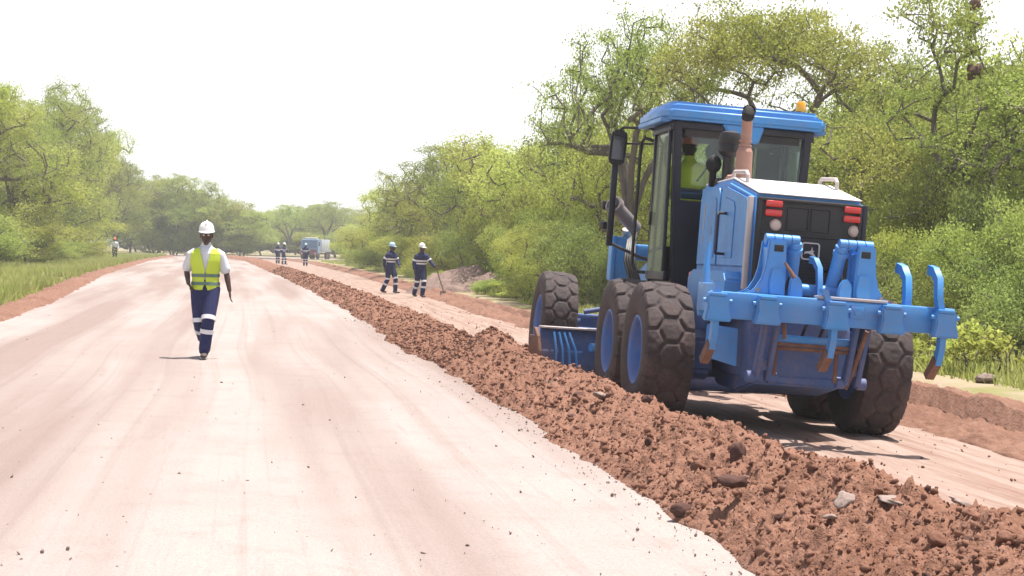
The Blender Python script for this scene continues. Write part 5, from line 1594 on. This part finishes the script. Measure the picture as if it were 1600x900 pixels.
STAND = dict(arm_l=[(.178, 0, 1.385), (.25, .03, 1.13), (.255, -.05, .90), (.25, -.07, .82)], arm_r=[(-.178, 0, 1.385), (-.25, .03, 1.13), (-.255, -.05, .90), (-.25, -.07, .82)],
             leg_l=[(.09, 0, .90), (.10, -.02, .49), (.105, .02, .09), (.115, -.15, .045)], leg_r=[(-.09, 0, .90), (-.10, -.02, .49), (-.105, .02, .09), (-.115, -.15, .045)])
WALK = dict(arm_l=[(.178, 0, 1.385), (.265, .02, 1.13), (.315, -.04, .90), (.325, -.05, .82)], arm_r=[(-.178, 0, 1.385), (-.255, .10, 1.15), (-.215, -.08, .98), (-.185, -.14, .94)],
            leg_l=[(.085, 0, .90), (.065, -.17, .50), (.02, -.15, .10), (.03, -.33, .048)], leg_r=[(-.085, 0, .90), (-.065, -.03, .47), (-.045, .30, .24), (-.05, .22, .07)],
            yaw=R(3), nod=R(4))
STRIDE = dict(arm_l=[(.178, 0, 1.385), (.25, -.06, 1.14), (.24, -.26, 1.0), (.23, -.33, .97)], arm_r=[(-.178, 0, 1.385), (-.24, .10, 1.14), (-.24, .06, .90), (-.23, .04, .82)],
              leg_l=[(.09, 0, .90), (.10, -.16, .50), (.10, -.16, .09), (.11, -.34, .045)], leg_r=[(-.09, 0, .90), (-.10, .04, .48), (-.10, .26, .11), (-.10, .11, .045)], lean=R(4))
REACH = dict(STAND, arm_l=[(.178, 0, 1.385), (.30, -.10, 1.18), (.40, -.28, 1.02), (.44, -.35, .99)], lean=R(5))
ELBOW = dict(STAND, arm_r=[(-.178, 0, 1.385), (-.33, .08, 1.18), (-.20, -.14, 1.06), (-.13, -.19, 1.05)], yaw=R(-12))


def foot(x, y): return (x, y, max(float(road_z(x, y)), -1) + 0.0)


person('man in white hard hat and lime reflective vest walking towards us on the pale road', None, WALK, (-4.02, 21.82, 0.0), R(4), M_WHITE, 'vest', 0.0085)
W2 = 'workers in navy overalls beside the cut lane'
person('worker in navy overalls and pale blue hard hat striding with legs apart beside his mate', W2, dict(STRIDE, turn=R(35), arm_l=[(.178, 0, 1.385), (.26, -.08, 1.15), (.16, -.26, 1.0), (.12, -.32, .97)]), (-4.28, 58.4, float(road_z(-4.28, 58.4))), R(52), M_BLUEHAT, 'coverall', 0.012)
pw = (-3.02, 54.8, float(road_z(-3.02, 54.8)))
person('worker in navy overalls holding a long dark tool out at his side', W2, dict(REACH, leg_r=STRIDE['leg_r'], leg_l=[(.09, 0, .90), (.07, -.12, .49), (.02, -.12, .09), (.03, -.30, .045)], turn=R(20)), pw, R(28), M_WHITE, 'coverall', 0.012)
W3 = 'workers at the far end of the cut lane'
person('far worker in dark overalls behind his companion, mostly hidden at his shoulder', W3, STAND, (-19.9, 141.0, 0.0), R(30), M_WHITE, 'coverall', 0.016)
person('far worker in navy overalls and white hard hat facing the road, arm held out', W3, dict(REACH, leg_l=STRIDE['leg_l']), (-18.75, 136.0, 0.0), R(70), M_WHITE, 'coverall', 0.016)
person('far worker with elbows out standing in front of the blue and white truck', W3, ELBOW, (-16.0, 128.5, 0.0), R(10), M_BLUEHAT, 'coverall', 0.016)
person('small far worker with orange hard hat and pale top on the left verge', None, ELBOW, (PX(178, 130), 130.0, 0.05), R(20), M_ORANGE, 'white', 0.016)
# the shovel the second worker holds
sv = empty('shovel', (0, 0, 0))
tag(sv, 'long dark shovel held by the worker in navy overalls near the verge', 'shovel')
rz_ = R(28); hx_, hy_ = .43, -.34
gp = Vector((pw[0] + hx_ * math.cos(rz_) - hy_ * math.sin(rz_), pw[1] + hx_ * math.sin(rz_) + hy_ * math.cos(rz_), pw[2] + .96))
sv.location = (gp.x + .22, gp.y - .1, pw[2])
top_ = gp - Vector(sv.location) + Vector((-.05, .02, .10)); bot_ = Vector((0.02, -.02, .22))
MB().tube([top_, bot_], .020, 10).tube([top_ + Vector((-.05, 0, 0)), top_ + Vector((.05, 0, 0))], .017, 8).build('shaft', M_WOODH, sv)
MB().prism([(-.10, .24), (.10, .24), (.105, .06), (.05, -.02), (0, -.04), (-.05, -.02), (-.105, .06)], -.012, .004, 'y', .004).build('shovel_blade', M_STEEL, sv)
# the operator, standing in the cab
bpy.context.view_layer.update()
op = G.matrix_world @ Vector((-0.36, 2.10, 1.41))
o = person('machine operator in orange hard hat and lime top standing inside the grader cab', None, dict(STAND, arm_l=[(.175, 0, 1.385), (.23, -.08, 1.15), (.16, -.30, 1.08), (.15, -.38, 1.08)], arm_r=[(-.175, 0, 1.385), (-.23, -.08, 1.15), (-.16, -.30, 1.08), (-.15, -.38, 1.08)], lean=R(4)), op, PI + R(7.1), M_ORANGE, 'lime', 0.011, scale=0.93)

# ------------------------------------------------------------------ the truck far down the road
TK = empty('work_truck', (PX(493, 205), 205.0, 0.02), R(-9))
TK.scale = (0.92, 0.92, 0.92)
tag(TK, 'blue and white truck parked where the road bends, facing us', 'truck')
cb = MB().prism([(-3.55, 0.75), (-3.62, 1.45), (-3.30, 2.55), (-2.2, 2.65), (-2.05, 2.6), (-2.05, 0.75)], -1.18, 1.18, 'x', 0.05, 2).build('cab', M_TRUCKBLUE, TK)
ws = MB()
q = [(-1.04, -3.625, 1.52), (1.04, -3.625, 1.52), (0.98, -3.335, 2.47), (-0.98, -3.335, 2.47)]
ws.add(q + [(p[0], p[1] + 0.05, p[2]) for p in q], [(0, 1, 2, 3), (7, 6, 5, 4), (0, 4, 5, 1), (1, 5, 6, 2), (2, 6, 7, 3), (3, 7, 4, 0)])
ws.build('windscreen', M_SCREEN, cb)
MB().box((0, -3.66, 0.72), (2.4, 0.25, 0.42), bev=0.04).build('bumper', M_TRUCKRED, TK)
MB().box((0, -3.62, 1.12), (2.0, 0.06, 0.30), bev=0.02).build('grille', M_TRUCKRED, TK)
for s in (-1, 1):
    MB().cyl((s * 0.92, -3.80, 0.74), (s * 0.92, -3.75, 0.74), 0.11, seg=18).build('headlight', M_LAMP, TK)
    MB().box((s * 1.34, -3.4, 2.0), (0.16, 0.08, 0.5), bev=0.03).tube([(s * 1.15, -3.4, 2.2), (s * 1.34, -3.4, 2.2)], 0.02, 6).build('mirror', M_BLACK, TK)
    for y in (-2.9, 1.2, 2.3):
        w_ = MB().lathe([(0.0, 0.03), (0.2, 0.03), (0.24, 0.0), (0.27, 0.02), (0.44, 0.03), (0.48, 0.0), (0.48, -0.22), (0.44, -0.26), (0, -0.26)], (s * 1.15, y, 0.48), (s, 0, 0), 26).build('wheel', M_TYRE, TK)
MB().box((0, 0.2, 0.75), (0.9, 6.6, 0.25), bev=0.03).build('chassis', M_BLACK, TK)
MB().box((0, 0.3, 1.80), (2.40, 4.2, 1.65), bev=0.06).build('box_body', M_TRUCKBOX, TK)
MB().box((0, -2.6, 2.78), (1.6, 0.5, 0.16), bev=0.04).build('roof_rack', M_WHITE, TK)
# ------------------------------------------------------------------ the hot, hazy air
hz_ = MB().box((0, 400, 7.2), (1800, 1500, 17.4), bev=0).build('haze', M_HAZE, smooth=False)
tag(hz_, kind='stuff')
